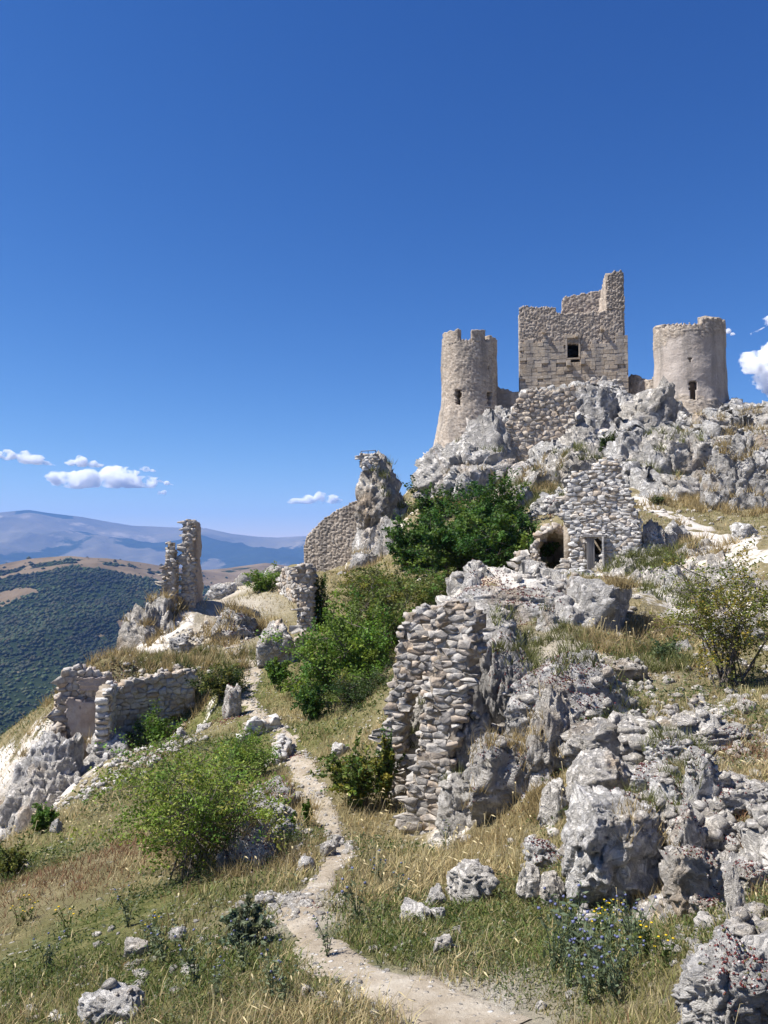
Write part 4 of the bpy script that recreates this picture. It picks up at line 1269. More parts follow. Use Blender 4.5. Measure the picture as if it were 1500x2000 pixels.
# side and back of the house keep the inside dark; the door of planks stands ajar
def house_rest():
    o = Vector(house.location)
    L = 3.3
    def panel(name, x0, y0, x1, y1, z0, z1, th, mat):
        t = Vector((x1 - x0, y1 - y0, 0)); n = Vector((-t.y, t.x, 0)).normalized() * th
        P = [Vector((x0, y0, z0)), Vector((x1, y1, z0)), Vector((x1, y1, z1)), Vector((x0, y0, z1))]
        V = [tuple(p - o) for p in P] + [tuple(p + n - o) for p in P]
        mk(name, V, [np.array([(0, 1, 2, 3), (7, 6, 5, 4), (0, 4, 5, 1), (1, 5, 6, 2), (2, 6, 7, 3), (3, 7, 4, 0)])], MAT[mat], house, smooth=False)
    a, b = Vector((*A, 0)), Vector((*B, 0))
    t = (b - a).normalized(); n = Vector((-t.y, t.x, 0))
    z0 = at(1160, 1135, 33.5).z; z1 = at(1160, 1000, 33.5).z
    p, q = a + t * 0.45 + n * 0.75, a + t * 0.45 + n * 3.4
    panel('side_wall', p.x, p.y, q.x, q.y, z0, z1, 0.4, 'mortar')
    p2, q2 = b - t * 0.4 + n * 0.75, b - t * 0.4 + n * 3.4
    panel('side_wall', q2.x, q2.y, p2.x, p2.y, z0, z1, 0.4, 'mortar')
    panel('back_wall', q.x, q.y, q2.x, q2.y, z0, z1, 0.5, 'mortar')
    zr = at(1160, 1005, 33.5).z
    V = [tuple(v - o) for v in (p + Vector((0, 0, zr)), p2 + Vector((0, 0, zr)), q2 + Vector((0, 0, zr + .3)), q + Vector((0, 0, zr + .3)))]
    V += [(x, y, z + 0.3) for x, y, z in V]
    mk('vault', V, [np.array([(3, 2, 1, 0), (4, 5, 6, 7), (0, 1, 5, 4), (1, 2, 6, 5), (2, 3, 7, 6), (3, 0, 4, 7)])], MAT['mortar'], house, smooth=False)
    def box(name, c, sx, sy, sz, ang, mat):
        bm = bmesh.new(); bmesh.ops.create_cube(bm, size=1.0)
        for v in bm.verts: v.co = Vector((v.co.x * sx, v.co.y * sy, v.co.z * sz))
        bmesh.ops.bevel(bm, geom=list(bm.edges), offset=0.015, segments=1, affect='EDGES')
        me = bpy.data.meshes.new(name); bm.to_mesh(me); bm.free(); me.materials.append(MAT[mat])
        x = link(name, me, house, Vector(c) - o); x.rotation_euler = (0, 0, ang); return x
    an = math.atan2(t.y, t.x)
    zc = at(1163, 1084, 33.5).z
    for px, w in ((1150.5, 0.13), (1154.5, 0.12), (1160, 0.13)):
        c = at(px, 1084, 33.4)
        box('plank', (c.x, c.y + 0.12, zc), w, 0.05, 1.56, an + 0.25, 'old_timber')
    c = at(1163, 1048, 33.4)
    box('lintel', (c.x, c.y + 0.1, c.z + 0.03), 1.0, 0.3, 0.12, an, 'old_timber')
    c = at(1180.5, 1084, 33.2)
    box('door_jamb', (c.x, c.y + 0.15, zc), 0.09, 0.3, 1.56, an, 'wall_stone_pale')
house_rest()
# cave mouth beside the house: an arched recess with rubble lip
def cave():
    root = empty('cave', at(1085, 1100, 38.5), 'dark arched cave mouth under a stony lip beside the ruined house', 'cave')
    o = Vector(root.location)
    nu, nv = 26, 18
    V = []
    for j in range(nv):
        f = j / (nv - 1)
        for i in range(nu):
            a = math.pi * i / (nu - 1)
            rr = 1.0 - 0.45 * f ** 2
            wob = 1 + 0.13 * math.sin(a * 5 + j) + 0.08 * math.sin(a * 11 + j * 2)
            x = -math.cos(a) * 1.0 * rr * wob
            z = math.sin(a) * 1.45 * rr * wob
            p = at(1085, 1085, 37.5)
            V.append((p.x + x - o.x, p.y + f * 3.0 - o.y, p.z - 0.3 + (z if 0 < i < nu - 1 else -0.6) - o.z))
    V = np.array(V)
    fs = grid_faces(nv, nu)
    p = V[-nu:].mean(0)
    V2 = np.concatenate([V, p[None]])
    tri = np.array([(nu * (nv - 1) + i, nu * (nv - 1) + i + 1, nu * nv) for i in range(nu - 1)])
    me = mk('cave_wall', V2, [fs, tri], MAT['mortar'], root)
    rng = np.random.default_rng(77)
    for i in range(46):
        a = math.pi * rng.random()
        p = at(1085, 1085, 37.4)
        r = rng.uniform(1.0, 1.25)
        put_stone(root, Vector((p.x - math.cos(a) * 0.98 * r, p.y + rng.uniform(-0.1, 0.3), p.z - 0.3 + math.sin(a) * 1.45 * r)) - o, (rng.uniform(.25, .5), rng.uniform(.3, .5), rng.uniform(.2, .35)), 0, rng, 'wall_stone', 0.5)
cave()
# stub of wall in the garden of the house
A, B = pt(1008, 35.0), pt(1064, 34.3)
rubble_wall('ruined_wall', 'short crumbling wall stub overgrown with red stonecrop beside the green trees', A, B, at(1040, 1150, 34.6).z, rough_top(ztop([(1005, 1085), (1018, 1076), (1035, 1082), (1050, 1098), (1066, 1122)], A, B, 34.6), 4, 0.06), 0.8, 0.33, 0.22, 404, group='wall stubs above the terrace')
# tall broken wall on the outcrop: two prongs
def prong(px0, D0, px1, D1, prof, base_py, seed, label, thick, ends, nm='ruined_wall'):
    A, B = pt(px0, D0), pt(px1, D1)
    return rubble_wall(nm, label, A, B, at((px0 + px1) / 2, base_py, D0).z - 0.5, ztop(prof, A, B, D0), thick, 0.3, 0.17, seed, group=None, ends=ends)
r1 = prong(359, 43.0, 379, 43.0, [(352, 1110), (357, 1075), (360, 1040), (362, 1018), (366, 1014), (376, 1017), (382, 1022)], 1178, 405, 'tall broken finger of wall on the limestone outcrop, plastered on its shaded side', 0.75, ('a',))
def plaster_side():
    """the smooth shaded inner face of the tall finger, running back from its right edge"""
    o = Vector(r1.location)
    a = at(381, 1080, 43.0); b = at(398, 1080, 45.6)
    zt = [(0.0, 1022), (0.25, 1026), (0.5, 1050), (0.62, 1095), (0.7, 1120), (1.0, 1150)]
    zt = [(0.0, 1022), (0.35, 1024), (0.62, 1036), (0.8, 1062), (0.72, 1090), (0.8, 1120), (1.0, 1150)]
    nu, nv = 22, 40
    U, W = np.meshgrid(np.linspace(0, 1, nu), np.linspace(0, 1, nv), indexing='ij')
    z0 = at(385, 1185, 44).z; z1 = at(385, 1020, 44).z
    Z = z0 + (z1 - z0) * W
    X = a.x + (b.x - a.x) * U; Y = a.y + (b.y - a.y) * U
    py = 1185 - 165 * W
    edge = np.interp(py, [1015, 1030, 1055, 1075, 1090, 1110, 1140, 1190], [0.22, 0.5, 0.75, 0.72, 0.55, 0.72, 0.9, 1.0])
    m = (U < edge)[:-1, :-1]
    j = fbm(np.stack([U.ravel() * 5, Z.ravel() * 2, Z.ravel() * 0], 1), 4, 8).reshape(U.shape) * 0.1
    t = (b - a).normalized(); n = Vector((t.y, -t.x, 0))
    O = np.stack([X + n.x * j - o.x, Y + n.y * j - o.y, Z - o.z], -1)
    I = np.stack([X - n.x * 0.5 - o.x, Y - n.y * 0.5 - o.y, Z - o.z], -1)
    V, Fs = shell(O, I, m)
    mk('plaster_face', V, Fs, MAT['plaster'], r1, smooth=False)
plaster_side()
r2 = prong(320, 42.6, 343, 42.6, [(314, 1160), (320, 1120), (323, 1092), (327, 1062), (332, 1056), (336, 1066), (340, 1090), (345, 1106), (353, 1102)], 1178, 406, 'shorter jagged prong of wall on the limestone outcrop', 0.7, ('a',))
# thin standing walls by the bushes
A, B = pt(585, 40.0), pt(612, 40.0)
rubble_wall('ruined_wall', 'thin upright wall end standing against the big shrub', A, B, at(600, 1255, 40).z, ztop([(580, 1112), (586, 1106), (600, 1104), (608, 1108), (616, 1120)], A, B, 40), 1.6, 0.33, 0.2, 407, group='thin wall ends in the meadow', ends=('a',), mat='wall_stone')
A, B = pt(579, 37.3), pt(592, 37.3)
rubble_wall('ruined_wall', 'slim plaster edged wall strip below the thin upright wall end', A, B, at(585, 1330, 37).z, ztop([(577, 1250), (592, 1235)], A, B, 37.3), 0.8, 0.3, 0.2, 408, group='thin wall ends in the meadow', ends=('a',), mat='wall_stone_warm')
A, B = pt(546, 47.5), pt(579, 45.5)
rubble_wall('ruined_wall', 'rounded leaning wall stub in dry grass behind the thin upright wall end', A, B, at(565, 1192, 46).z, ztop([(545, 1135), (550, 1116), (558, 1110), (566, 1118), (573, 1140), (580, 1172)], A, B, 46), 0.7, 0.33, 0.22, 409, group='thin wall ends in the meadow', mat='wall_stone')
# plastered ruin on the left edge
A, B = pt(118, 30.8), pt(222, 31.4)
tp = ztop([(112, 1380), (120, 1325), (128, 1308), (150, 1303), (190, 1312), (222, 1318)], A, B, 31.5)
base = ztop([(112, 1545), (160, 1535), (225, 1450)], A, B, 31.5)
ruin = rubble_wall('ruined_building', 'roofless ruin with plastered wall at the edge of the drop, stones showing above', A, B, at(118, 1560, 31.2).z, rough_top(tp, 5, 0.08), 0.7, 0.34, 0.22, 410, cat='ruined building', base=base, ends=('a',), mat='wall_stone', nmax=240,
                   mask=None, core='plaster', skip=0.02, proud=0.07)
def plaster_patch():
    o = Vector(ruin.location)
    for nm, x0, x1, ya, yb, seed in (('plaster_face', 124, 216, 1362, 1475, 1), ('plaster_face', 150, 205, 1322, 1350, 2)):
        nu, nv = 34, 26
        U, W = np.meshgrid(np.linspace(0, 1, nu), np.linspace(0, 1, nv), indexing='ij')
        px = x0 + (x1 - x0) * U; py = ya + (yb - ya) * W
        D = 30.8 + 0.6 * (px - 118) / 104.0 - 0.2
        q = np.stack([U.ravel() * 6, W.ravel() * 5, U.ravel() * 0], 1)
        e = fbm(q, 3, 70 + seed).reshape(U.shape)
        m = (np.minimum(np.minimum(U, 1 - U), np.minimum(W, 1 - W)) + e * 0.16 > 0.06)[:-1, :-1]
        D = D + e * 0.05
        k = (px - 750) / F
        v = (1000 - py) / F
        ry = CP - v * SP; rz = SP + v * CP
        O = np.stack([k * D / ry - o.x, D - o.y, rz * D / ry - o.z], -1)
        I = O.copy(); I[..., 1] += 0.3
        V, Fs = shell(O[:, ::-1], I[:, ::-1], m[:, ::-1])
        mk(nm, V, Fs, MAT['plaster'], ruin, smooth=True)
plaster_patch()
A, B = pt(222, 31.0), pt(384, 32.6)
tp = ztop([(222, 1345), (250, 1335), (300, 1322), (340, 1316), (384, 1312)], A, B, 32)
rubble_wall('ruined_wall', 'dry rubble wall in shade under the grassy shelf, joining the plastered ruin', A, B, at(300, 1430, 32).z, rough_top(tp, 6, 0.06), 0.8, 0.34, 0.22, 411, base=ztop([(222, 1460), (300, 1415), (384, 1375)], A, B, 32), group='walls of the roofless ruin', mat='wall_stone', ends=())
A, B = pt(219, 29.6), pt(231, 30.8)
rubble_wall('ruined_wall', 'broken cross wall jutting toward the viewer between the plastered and the dry wall', A, B, at(222, 1470, 30).z, rough_top(ztop([(218, 1350), (226, 1335), (232, 1340)], A, B, 30.3), 7, 0.08), 0.5, 0.34, 0.22, 412, group='walls of the roofless ruin', mat='wall_stone_pale', ends=('a',))
A, B = pt(118, 30.3), pt(160, 30.5)
rubble_wall('ruined_wall', 'rubble footing of the plastered ruin running down the crag', A, B, at(140, 1570, 30.7).z, ztop([(112, 1420), (122, 1430), (132, 1480), (142, 1500), (160, 1515)], A, B, 30.7), 0.6, 0.36, 0.24, 413, group='walls of the roofless ruin', mat='wall_stone_warm', ends=('a',))
# square rubble pen by the path
A, B = pt(482, 24.6), pt(545, 25.2)
g = hit(500, 1470)
rubble_wall('ruined_wall', 'small square ring of rubble wall beside the path', A, B, g.z - 0.3, rough_top(ztop([(480, 1440), (486, 1418), (505, 1410), (520, 1410), (545, 1406)], A, B, 24.9), 8, 0.08), 0.5, 0.28, 0.19, 414, group='low walls beside the path', mat='wall_stone_pale', ends=('a', 'b'))
A, B = pt(522, 21.2), pt(554, 21.2)
g = hit(550, 1532)
rubble_wall('ruined_wall', 'low rubble wall end with pink stonecrop running along the path', A, B, g.z - 0.3, rough_top(ztop([(525, 1490), (535, 1470), (548, 1475), (560, 1490), (574, 1512)], A, B, 21), 9, 0.06), 2.0, 0.24, 0.16, 415, group='low walls beside the path', mat='wall_stone_pale', ends=('a',))

# ------------------------------------------------------------------ the castle
CD = 84.0
def tower(name, label, cxl, cxr, top_py, base_py, prof_px, D, seed, holes, rimfn, plaster=None, cell=(0.42, 0.30), matn='masonry_pink'):
    """round tower; prof_px: (photo y, left edge x) of the outline; holes: (photo x0, x1, y0, y1); rimfn(px, front) -> photo y of the broken rim"""
    cx = (cxl + cxr) / 2
    c = at(cx, 1080, D)
    zb = at(cx, base_py, D).z; zt = at(cx, top_py, D).z
    root = empty(name, (c.x, c.y, zb), label, 'tower')
    nu, nv = 176, 130
    th = np.linspace(0, 2 * math.pi, nu)
    zz = np.linspace(0, zt - zb, nv)
    T, Z = np.meshgrid(th, zz, indexing='ij')
    pys = np.array([p[0] for p in prof_px], float); pxs = np.array([p[1] for p in prof_px], float)
    zpr = np.array([at(cx, y, D).z - zb for y in pys])
    rad = (cx - pxs) * mpp(D) * 1.0
    i = np.argsort(zpr)
    R = np.interp(Z, zpr[i], rad[i])
    rm = rad.min()
    h, tone, jm = stone_field((T * rm).ravel(), Z.ravel(), cell[0], cell[1], seed)
    h = h.reshape(T.shape); tone = tone.reshape(T.shape); jm = jm.reshape(T.shape)
    seam = np.minimum(1, np.minimum(T, 2 * math.pi - T) * 8)
    pl = np.zeros(T.shape)
    if plaster:
        ztop_, zbot_ = at(cx, plaster[0], D).z - zb, at(cx, plaster[1], D).z - zb
        q = np.stack([np.cos(T).ravel() * 2, np.sin(T).ravel() * 2, Z.ravel() * 0.5], 1)
        e = fbm(q * 0.9, 4, seed + 4).reshape(T.shape)
        pl = sstep(-0.02, 0.1, e * 0.9 + plaster[2] * np.minimum(ztop_ - Z, Z - zbot_) / 2.0) * sstep(0, 0.5, ztop_ - Z + e) 
    bumpy = (h * 0.10 * (1 - 0.75 * pl)) * seam
    Ro = R + bumpy + fbm(np.stack([np.cos(T).ravel() * 3, np.sin(T).ravel() * 3, Z.ravel()], 1) * 0.6, 3, seed + 7).reshape(T.shape) * 0.1
    # th = 0 points away from the viewer, th = pi toward the viewer (-y); px of a face point
    X = np.sin(T) * Ro; Y = np.cos(T) * Ro
    O = np.stack([X, Y, Z], -1)
    Ri = np.minimum(R, rm) - 1.0
    I = np.stack([np.sin(T) * Ri, np.cos(T) * Ri, Z], -1)
    fp = 750 + (c.x + X) / (c.y + Y) * F; front = np.cos(T) < 0
    py = 1080 - (zb + Z) / (c.y + Y) * F
    m = np.ones((nu - 1, nv - 1), bool)
    fpc = (fp[:-1, :-1] + fp[1:, 1:]) / 2; pyc = (py[:-1, :-1] + py[1:, 1:]) / 2; fr = front[:-1, :-1]
    for (x0, x1, y0, y1) in holes:
        wob = 2.0 * np.sin(pyc * 0.5) + 1.2 * np.sin(pyc * 1.3)
        narrow = np.where(pyc > (y0 + y1) / 2, 0.72, 1.0)
        xm = (x0 + x1) / 2; hw = (x1 - x0) / 2
        m &= ~(fr & (np.abs(fpc - xm) < (hw + wob * 0.4) * narrow) & (pyc > y0 + 0.02 * (fpc - xm) ** 2 * 20 / max(hw, 1)) & (pyc < y1))
    rim = np.vectorize(rimfn)(fpc, fr)
    m &= pyc > rim
    V, Fs = shell(O, I, m)
    col = np.stack([np.concatenate([tone.ravel(), tone.ravel()]), np.concatenate([jm.ravel(), jm.ravel()]), np.concatenate([pl.ravel(), pl.ravel() * 0])], 1)
    mk('wall', V, Fs, MAT[matn], root, smooth=False, col=col)
    return root, c, zb, rm
def rim_left(px, front):
    return 660.0 + 3 * math.sin(px * 0.9) + (0 if front else 2)
tl, tlc, tlz, tlr = tower('round_tower', 'slender round castle tower with broken battlements and a flared base', 864, 973, 655, 905, [(640, 866), (700, 865), (780, 864), (800, 862), (830, 857), (860, 851), (905, 842)], CD, 21,
    [(889, 903, 758, 789), (953, 963, 762, 790), (954.5, 959, 711, 718)], rim_left, cell=(0.31, 0.21))
# battlements of that tower: each merlon a part
def merlon(root, c, r, a0, a1, z0, z1, seed, matn='masonry_pink'):
    o = Vector(root.location)
    nu, nv = max(8, int(abs(a1 - a0) * r / 0.1)), max(6, int((z1 - z0) / 0.1))
    T, W = np.meshgrid(np.linspace(a0, a1, nu), np.linspace(0, 1, nv), indexing='ij')
    tops = z1 + 0.18 * fbm(np.stack([T.ravel() * 6, T.ravel() * 0, T.ravel() * 0], 1), 3, seed).reshape(T.shape)
    Z = z0 + (tops - z0) * W
    h, tone, jm = stone_field((T * r).ravel(), Z.ravel(), 0.31, 0.21, seed)
    Ro = r + h.reshape(T.shape) * 0.10
    O = np.stack([np.sin(T) * Ro + c.x - o.x, np.cos(T) * Ro + c.y - o.y, Z - o.z], -1)
    I = np.stack([np.sin(T) * (r - 0.8) + c.x - o.x, np.cos(T) * (r - 0.8) + c.y - o.y, Z - o.z], -1)
    V, Fs = shell(O, I, np.ones((nu - 1, nv - 1), bool))
    col = np.stack([np.tile(tone, 2), np.tile(jm, 2), np.zeros(2 * len(tone))], 1)
    mk('merlon', V, Fs, MAT[matn], root, smooth=False, col=col)
def az_on(c, r, px):
    """angle (0 away from the viewer, pi toward) of the front point of the drum under photo column px"""
    best = min(np.linspace(math.pi * 0.5, math.pi * 1.5, 400), key=lambda a: abs(750 + (c.x + math.sin(a) * r) / (c.y + math.cos(a) * r) * F - px))
    return best
zA = at(919, 664, CD - tlr).z
for a, b, t in ((867, 897, 641), (923, 950, 643), (958, 973, 652)):
    merlon(tl, tlc, tlr, az_on(tlc, tlr, b), az_on(tlc, tlr, a), zA - 0.15, at(919, t, CD - tlr).z, int(a))
merlon(tl, tlc, tlr, -0.5, 0.1, zA - 0.15, zA + 1.0, 3)
merlon(tl, tlc, tlr, 0.55, 0.95, zA - 0.15, zA + 0.9, 4)
def rim_right(px, front):
    w = 2.2 * math.sin(px * 0.55) + 1.5 * math.sin(px * 1.7)
    if px > 1379: return 614 + (px - 1379) * 0.04 + w * 0.5 if px < 1421 else 622 + w
    if not front: return 634 + w
    return float(np.interp(px, [1285, 1296, 1310, 1340, 1378], [646, 637, 633, 629, 626])) + w
trr, trc, trz, trrad = tower('round_tower', 'broad round castle tower with a ragged rim and plaster remains', 1288, 1421, 610, 835, [(600, 1289), (700, 1288.5), (770, 1287), (790, 1284), (812, 1279), (835, 1273)], 79.5, 22,
    [(1301, 1313, 750, 781), (1352, 1367, 740, 778), (1352, 1358, 694, 703)], rim_right, plaster=(665, 812, 0.55), cell=(0.33, 0.23))

def flat_wall(root, name, A, B, zb, top, thick, seed, matn, cell=(0.5, 0.34), res=0.12, mask=None, bump=0.13, plaster=None):
    """joined masonry with modelled stones too small to pick apart; A-B left to right"""
    o = Vector(root.location)
    A = Vector((A[0], A[1], 0)); B = Vector((B[0], B[1], 0))
    L = (B - A).length; t = (B - A) / L; n = Vector((t.y, -t.x, 0))
    zm = max(top(u) for u in np.linspace(0, L, 80))
    nu = int(L / res) + 2; nv = int((zm - zb) / res) + 2
    U, Z = np.meshgrid(np.linspace(0, L, nu), np.linspace(zb, zm, nv), indexing='ij')
    h, tone, jm = stone_field(U.ravel(), Z.ravel(), cell[0], cell[1], seed)
    h = h.reshape(U.shape) * bump
    mid = lambda G: (G[:-1, :-1] + G[1:, 1:]) / 2
    tp = np.vectorize(top)(mid(U))
    m = mid(Z) < tp
    if mask is not None: m &= np.vectorize(mask)(mid(U), mid(Z))
    O = np.stack([A.x + t.x * U + n.x * h - o.x, A.y + t.y * U + n.y * h - o.y, Z - o.z], -1)
    I = np.stack([A.x + t.x * U - n.x * (thick + h) - o.x, A.y + t.y * U - n.y * (thick + h) - o.y, Z - o.z], -1)
    V, Fs = shell(O, I, m)
    pl = np.zeros(len(tone)) if plaster is None else np.array([plaster(a, b) for a, b in zip(U.ravel(), Z.ravel())])
    col = np.stack([np.tile(tone, 2), np.tile(jm, 2), np.tile(pl, 2)], 1)
    return mk(name, V, Fs, MAT[matn], root, smooth=False, col=col)
# keep: square, its front almost square to the viewer
def build_keep():
    a = Vector((*pt(1018, 84.0), 0))
    ang = math.radians(-10.5)                     # the front turned a little toward the sun
    t = Vector((math.cos(ang), math.sin(ang), 0)); nb = Vector((-t.y, t.x, 0))      # along the front, and backward
    # length so that the right corner meets photo column 1232
    k = (1232 - 750) / F
    L = (k * a.y - a.x) / (t.x - k * t.y)
    dep = 10.5
    b = a + t * L
    zb = at(1120, 790, 84).z
    root = empty('keep', (a + b) / 2 + Vector((0, 0, zb)), 'square castle keep of pale blocks with one dark window and a broken corner spire', 'keep')
    fr = ztop([(1010, 600), (1018, 600), (1030, 597), (1045, 601), (1062, 599), (1085, 601), (1087, 612), (1104, 612), (1140, 611), (1180, 607), (1205, 604), (1224, 598), (1240, 600)], a, b, 84)
    frr = rough_top(fr, 3, 0.1)
    zsplit = at(1120, 657, 84).z
    def fpx(u):
        p = a + t * u
        return 750 + p.x / p.y * F
    def fpy(u, z):
        p = a + t * u
        return 1080 - z / p.y * F
    def win(u, z):
        x, y = fpx(u), fpy(u, z)
        return not (1113.5 < x < 1136.5 and 667 < y < 704)
    def frmask(u, z):
        x, y = fpx(u), fpy(u, z)
        if y < 650 and x > 1224 - 0.02 * (650 - y): return False
        return win(u, z)
    flat_wall(root, 'front_wall', (a.x, a.y), (b.x, b.y), zb, frr, 0.8, 61, 'masonry', cell=(0.34, 0.23), res=0.1, mask=frmask, bump=0.12)
    # squared blocks over the lower front, one by one
    rng = np.random.default_rng(62)
    o = Vector(root.location)
    bm = bmesh.new(); bmesh.ops.create_cube(bm, size=1.0)
    bmesh.ops.bevel(bm, geom=list(bm.edges), offset=0.035, segments=1, affect='EDGES')
    me = bpy.data.meshes.new('block'); bm.to_mesh(me); bm.free(); me.materials.append(MAT['ashlar'])
    z = zb
    nblk = 0
    nf = Vector((t.y, -t.x, 0))
    while z < zsplit + 0.3:
        h = rng.uniform(0.33, 0.46)
        u = -rng.uniform(0, 0.5)
        while u < L:
            w = rng.uniform(0.5, 1.05)
            u0, u1 = max(u, 0.0), min(u + w, L)
            x = fpx((u0 + u1) / 2); y = fpy((u0 + u1) / 2, z + h / 2)
            u += w
            if u1 - u0 < 0.15: continue
            # the window and its dressed frame stay open
            if 664 < y < 707 and fpx(u1) > 1111 and fpx(u0) < 1139:
                if fpx(u0) < 1110: u1 = [q for q in np.linspace(u0, u1, 40) if fpx(q) < 1111.5][-1]
                elif fpx(u1) > 1140: u0 = [q for q in np.linspace(u0, u1, 40) if fpx(q) > 1138.5][0]
                else: continue
                if u1 - u0 < 0.12: continue
            edge = 663 + 6 * math.sin(x * 0.21) - (14 if x > 1205 else 0) + (6 if 1080 < x < 1160 else 0)
            if y < edge or rng.random() < 0.03: continue
            c = a + t * ((u0 + u1) / 2) + nf * (0.12 + rng.uniform(-0.02, 0.03))
            ob = bpy.data.objects.new('block', me); COL.objects.link(ob); ob.parent = root
            ob.location = Vector((c.x, c.y, z + h / 2)) - o
            ob.scale = (u1 - u0 - 0.025, 0.3, h - 0.025)
            ob.rotation_euler = (rng.normal(0, 0.008), rng.normal(0, 0.006), ang + rng.normal(0, 0.012))
            nblk += 1
        z += h
    # dressed window frame
    def dress(name, px0, px1, y0, y1, outw, matn='ashlar'):
        ua = (px0 - 1018) / 214.0 * L; ub = (px1 - 1018) / 214.0 * L
        za = at((px0 + px1) / 2, y1, 84).z; zc = at((px0 + px1) / 2, y0, 84).z
        c = a + t * ((ua + ub) / 2) + nf * outw
        ob = bpy.data.objects.new(name, me); COL.objects.link(ob); ob.parent = root
        ob.location = Vector((c.x, c.y, (za + zc) / 2)) - o; ob.scale = (ub - ua, 0.4, zc - za); ob.rotation_euler = (0, 0, ang)
        return ob
    dress('window_jamb', 1110.5, 1113.5, 667, 704, 0.09); dress('window_jamb', 1136.5, 1139.5, 667, 704, 0.09)
    dress('window_sill', 1111, 1139, 704.5, 707.5, 0.09); dress('window_lintel', 1109, 1141, 660, 666.5, 0.1)
    for x, y in ((1115.5, 716), (1143.5, 715)):
        ob = dress('corbel', x - 4, x + 4, y - 5, y + 5, 0.45); ob.scale.y = 0.9
    for x, y in ((1066, 652), (1132, 663), (1182, 652)):
        ob = dress('corbel', x - 2.5, x + 2.5, y - 3, y + 3, 0.4); ob.scale.y = 0.55
    # other walls
    back_l, back_r = a + nb * dep, b + nb * dep
    zfl = at(1040, 612, 84).z
    flat_wall(root, 'side_wall', (back_l.x, back_l.y), ((a + nb * 0.2).x, (a + nb * 0.2).y), zb, lambda u: zfl + 0.2 * math.sin(u * 3), 1.4, 63, 'masonry', bump=0.1, plaster=lambda u, z: 0.35)
    # broken spire: the right wall runs back and climbs above the rest
    br = b - t * 0.35
    z0 = at(1205, 606, 84).z; z1 = at(1205, 545, 84).z
    def spire(u):
        return float(np.interp(u, [0, 0.1, 1.4, 3.0, 5.0, 7.0, 8.6, 10.4], [z1 - 0.2, z1, z1 + 0.1, z1 + 0.1, z1 - 0.3, z1 - 0.8, z1 - 1.5, z1 - 2.0])) + 0.12 * math.sin(u * 7)
    flat_wall(root, 'side_wall', (br.x + nb.x * 0.1, br.y + nb.y * 0.1), ((br + nb * dep).x, (br + nb * dep).y), zb, spire, 1.75, 64, 'masonry', bump=0.12)
    # its broken front edge, facing the viewer
    fa, fb = br - t * 1.8 - nb * 0.02, br + t * 0.12 - nb * 0.02
    flat_wall(root, 'spire_face', (fa.x, fa.y), (fb.x, fb.y), z0 - 0.5, lambda u: float(np.interp(u, [0, 0.25, 0.5, 1.0, 1.6, 1.92], [z1 - 0.9, z1 - 0.25, z1 + 0.05, z1 + 0.2, z1 + 0.15, z1 - 0.3])) + 0.1 * math.sin(u * 9), 0.5, 67, 'masonry', cell=(0.34, 0.23), res=0.08, bump=0.14,
              mask=lambda u, z: u < 1.92 - 0.06 * (z - z0) - 0.05 * math.sin(z * 5))
    zbk = at(1140, 583, 94).z
    def backtop(u):
        p = back_l + t * u
        x = 750 + p.x / p.y * F
        return float(np.interp(x, [1000, 1096, 1104, 1110, 1125, 1170, 1200], [zfl - 0.8, zfl - 0.8, zbk - 0.4, zbk, zbk + 0.05, zbk + 0.45, zbk + 0.5])) + 0.08 * math.sin(u * 6)
    flat_wall(root, 'back_wall', (back_l.x, back_l.y), ((back_r - t * 1.2).x, (back_r - t * 1.2).y), zb, backtop, 1.2, 65, 'masonry', bump=0.12)
    # vaulted floor above the window keeps the room below dark
    zf = at(1120, 640, 84).z
    q = [a + t * 1.2 + nb * 1.3, b - t * 1.3 + nb * 1.3, b - t * 1.3 + nb * (dep + 0.4), a + t * 1.2 + nb * (dep + 0.4)]
    V = [tuple(Vector((p.x, p.y, zf)) - o) for p in q] + [tuple(Vector((p.x, p.y, zf + 0.4)) - o) for p in q]
    mk('floor_slab', V, [np.array([(3, 2, 1, 0), (4, 5, 6, 7), (0, 1, 5, 4), (1, 2, 6, 5), (2, 3, 7, 6), (3, 0, 4, 7)])], MAT['mortar'], root, smooth=False)
build_keep()
# curtain walls
def curtain(label, px0, D0, px1, D1, prof, base_py, seed, thick=1.0, matn='masonry', cell=(0.46, 0.32), name='curtain_wall'):
    A, B = pt(px0, D0), pt(px1, D1)
    zb = at((px0 + px1) / 2, base_py, D0).z
    root = empty(name, ((A[0] + B[0]) / 2, (A[1] + B[1]) / 2, zb), label, 'castle wall', 'walls of the castle')
    flat_wall(root, 'wall', A, B, zb, rough_top(ztop(prof, A, B, D0), seed, 0.12), thick, seed, matn, cell)
    return root
curtain('short shaded curtain wall linking the crenellated tower to the keep', 968, 83.5, 1032, 82.5, [(965, 752), (974, 757), (990, 761), (1005, 766), (1032, 768)], 835, 71)
curtain('low ragged curtain wall linking the keep to the broad round tower', 1226, 83.5, 1300, 80.5, [(1226, 738), (1234, 732), (1245, 734), (1252, 741), (1264, 742), (1275, 739), (1288, 726), (1296, 730)], 800, 72)
A, B = pt(986, 66.5), pt(1126, 65.5)
tp = ztop([(984, 905), (987, 870), (992, 830), (1003, 800), (1016, 780), (1020, 766), (1060, 763), (1090, 764), (1112, 756), (1126, 752)], A, B, 66)
rubble_wall('retaining_wall', 'broad rubble retaining wall rising from the crag in front of the keep', A, B, at(1050, 940, 66).z, rough_top(tp, 12, 0.12), 1.5, 0.46, 0.36, 420, cat='castle wall', mat='wall_stone_warm', group='walls of the castle', nmax=300, ends=('a',))
A, B = pt(1120, 77.5), pt(1222, 77.0)
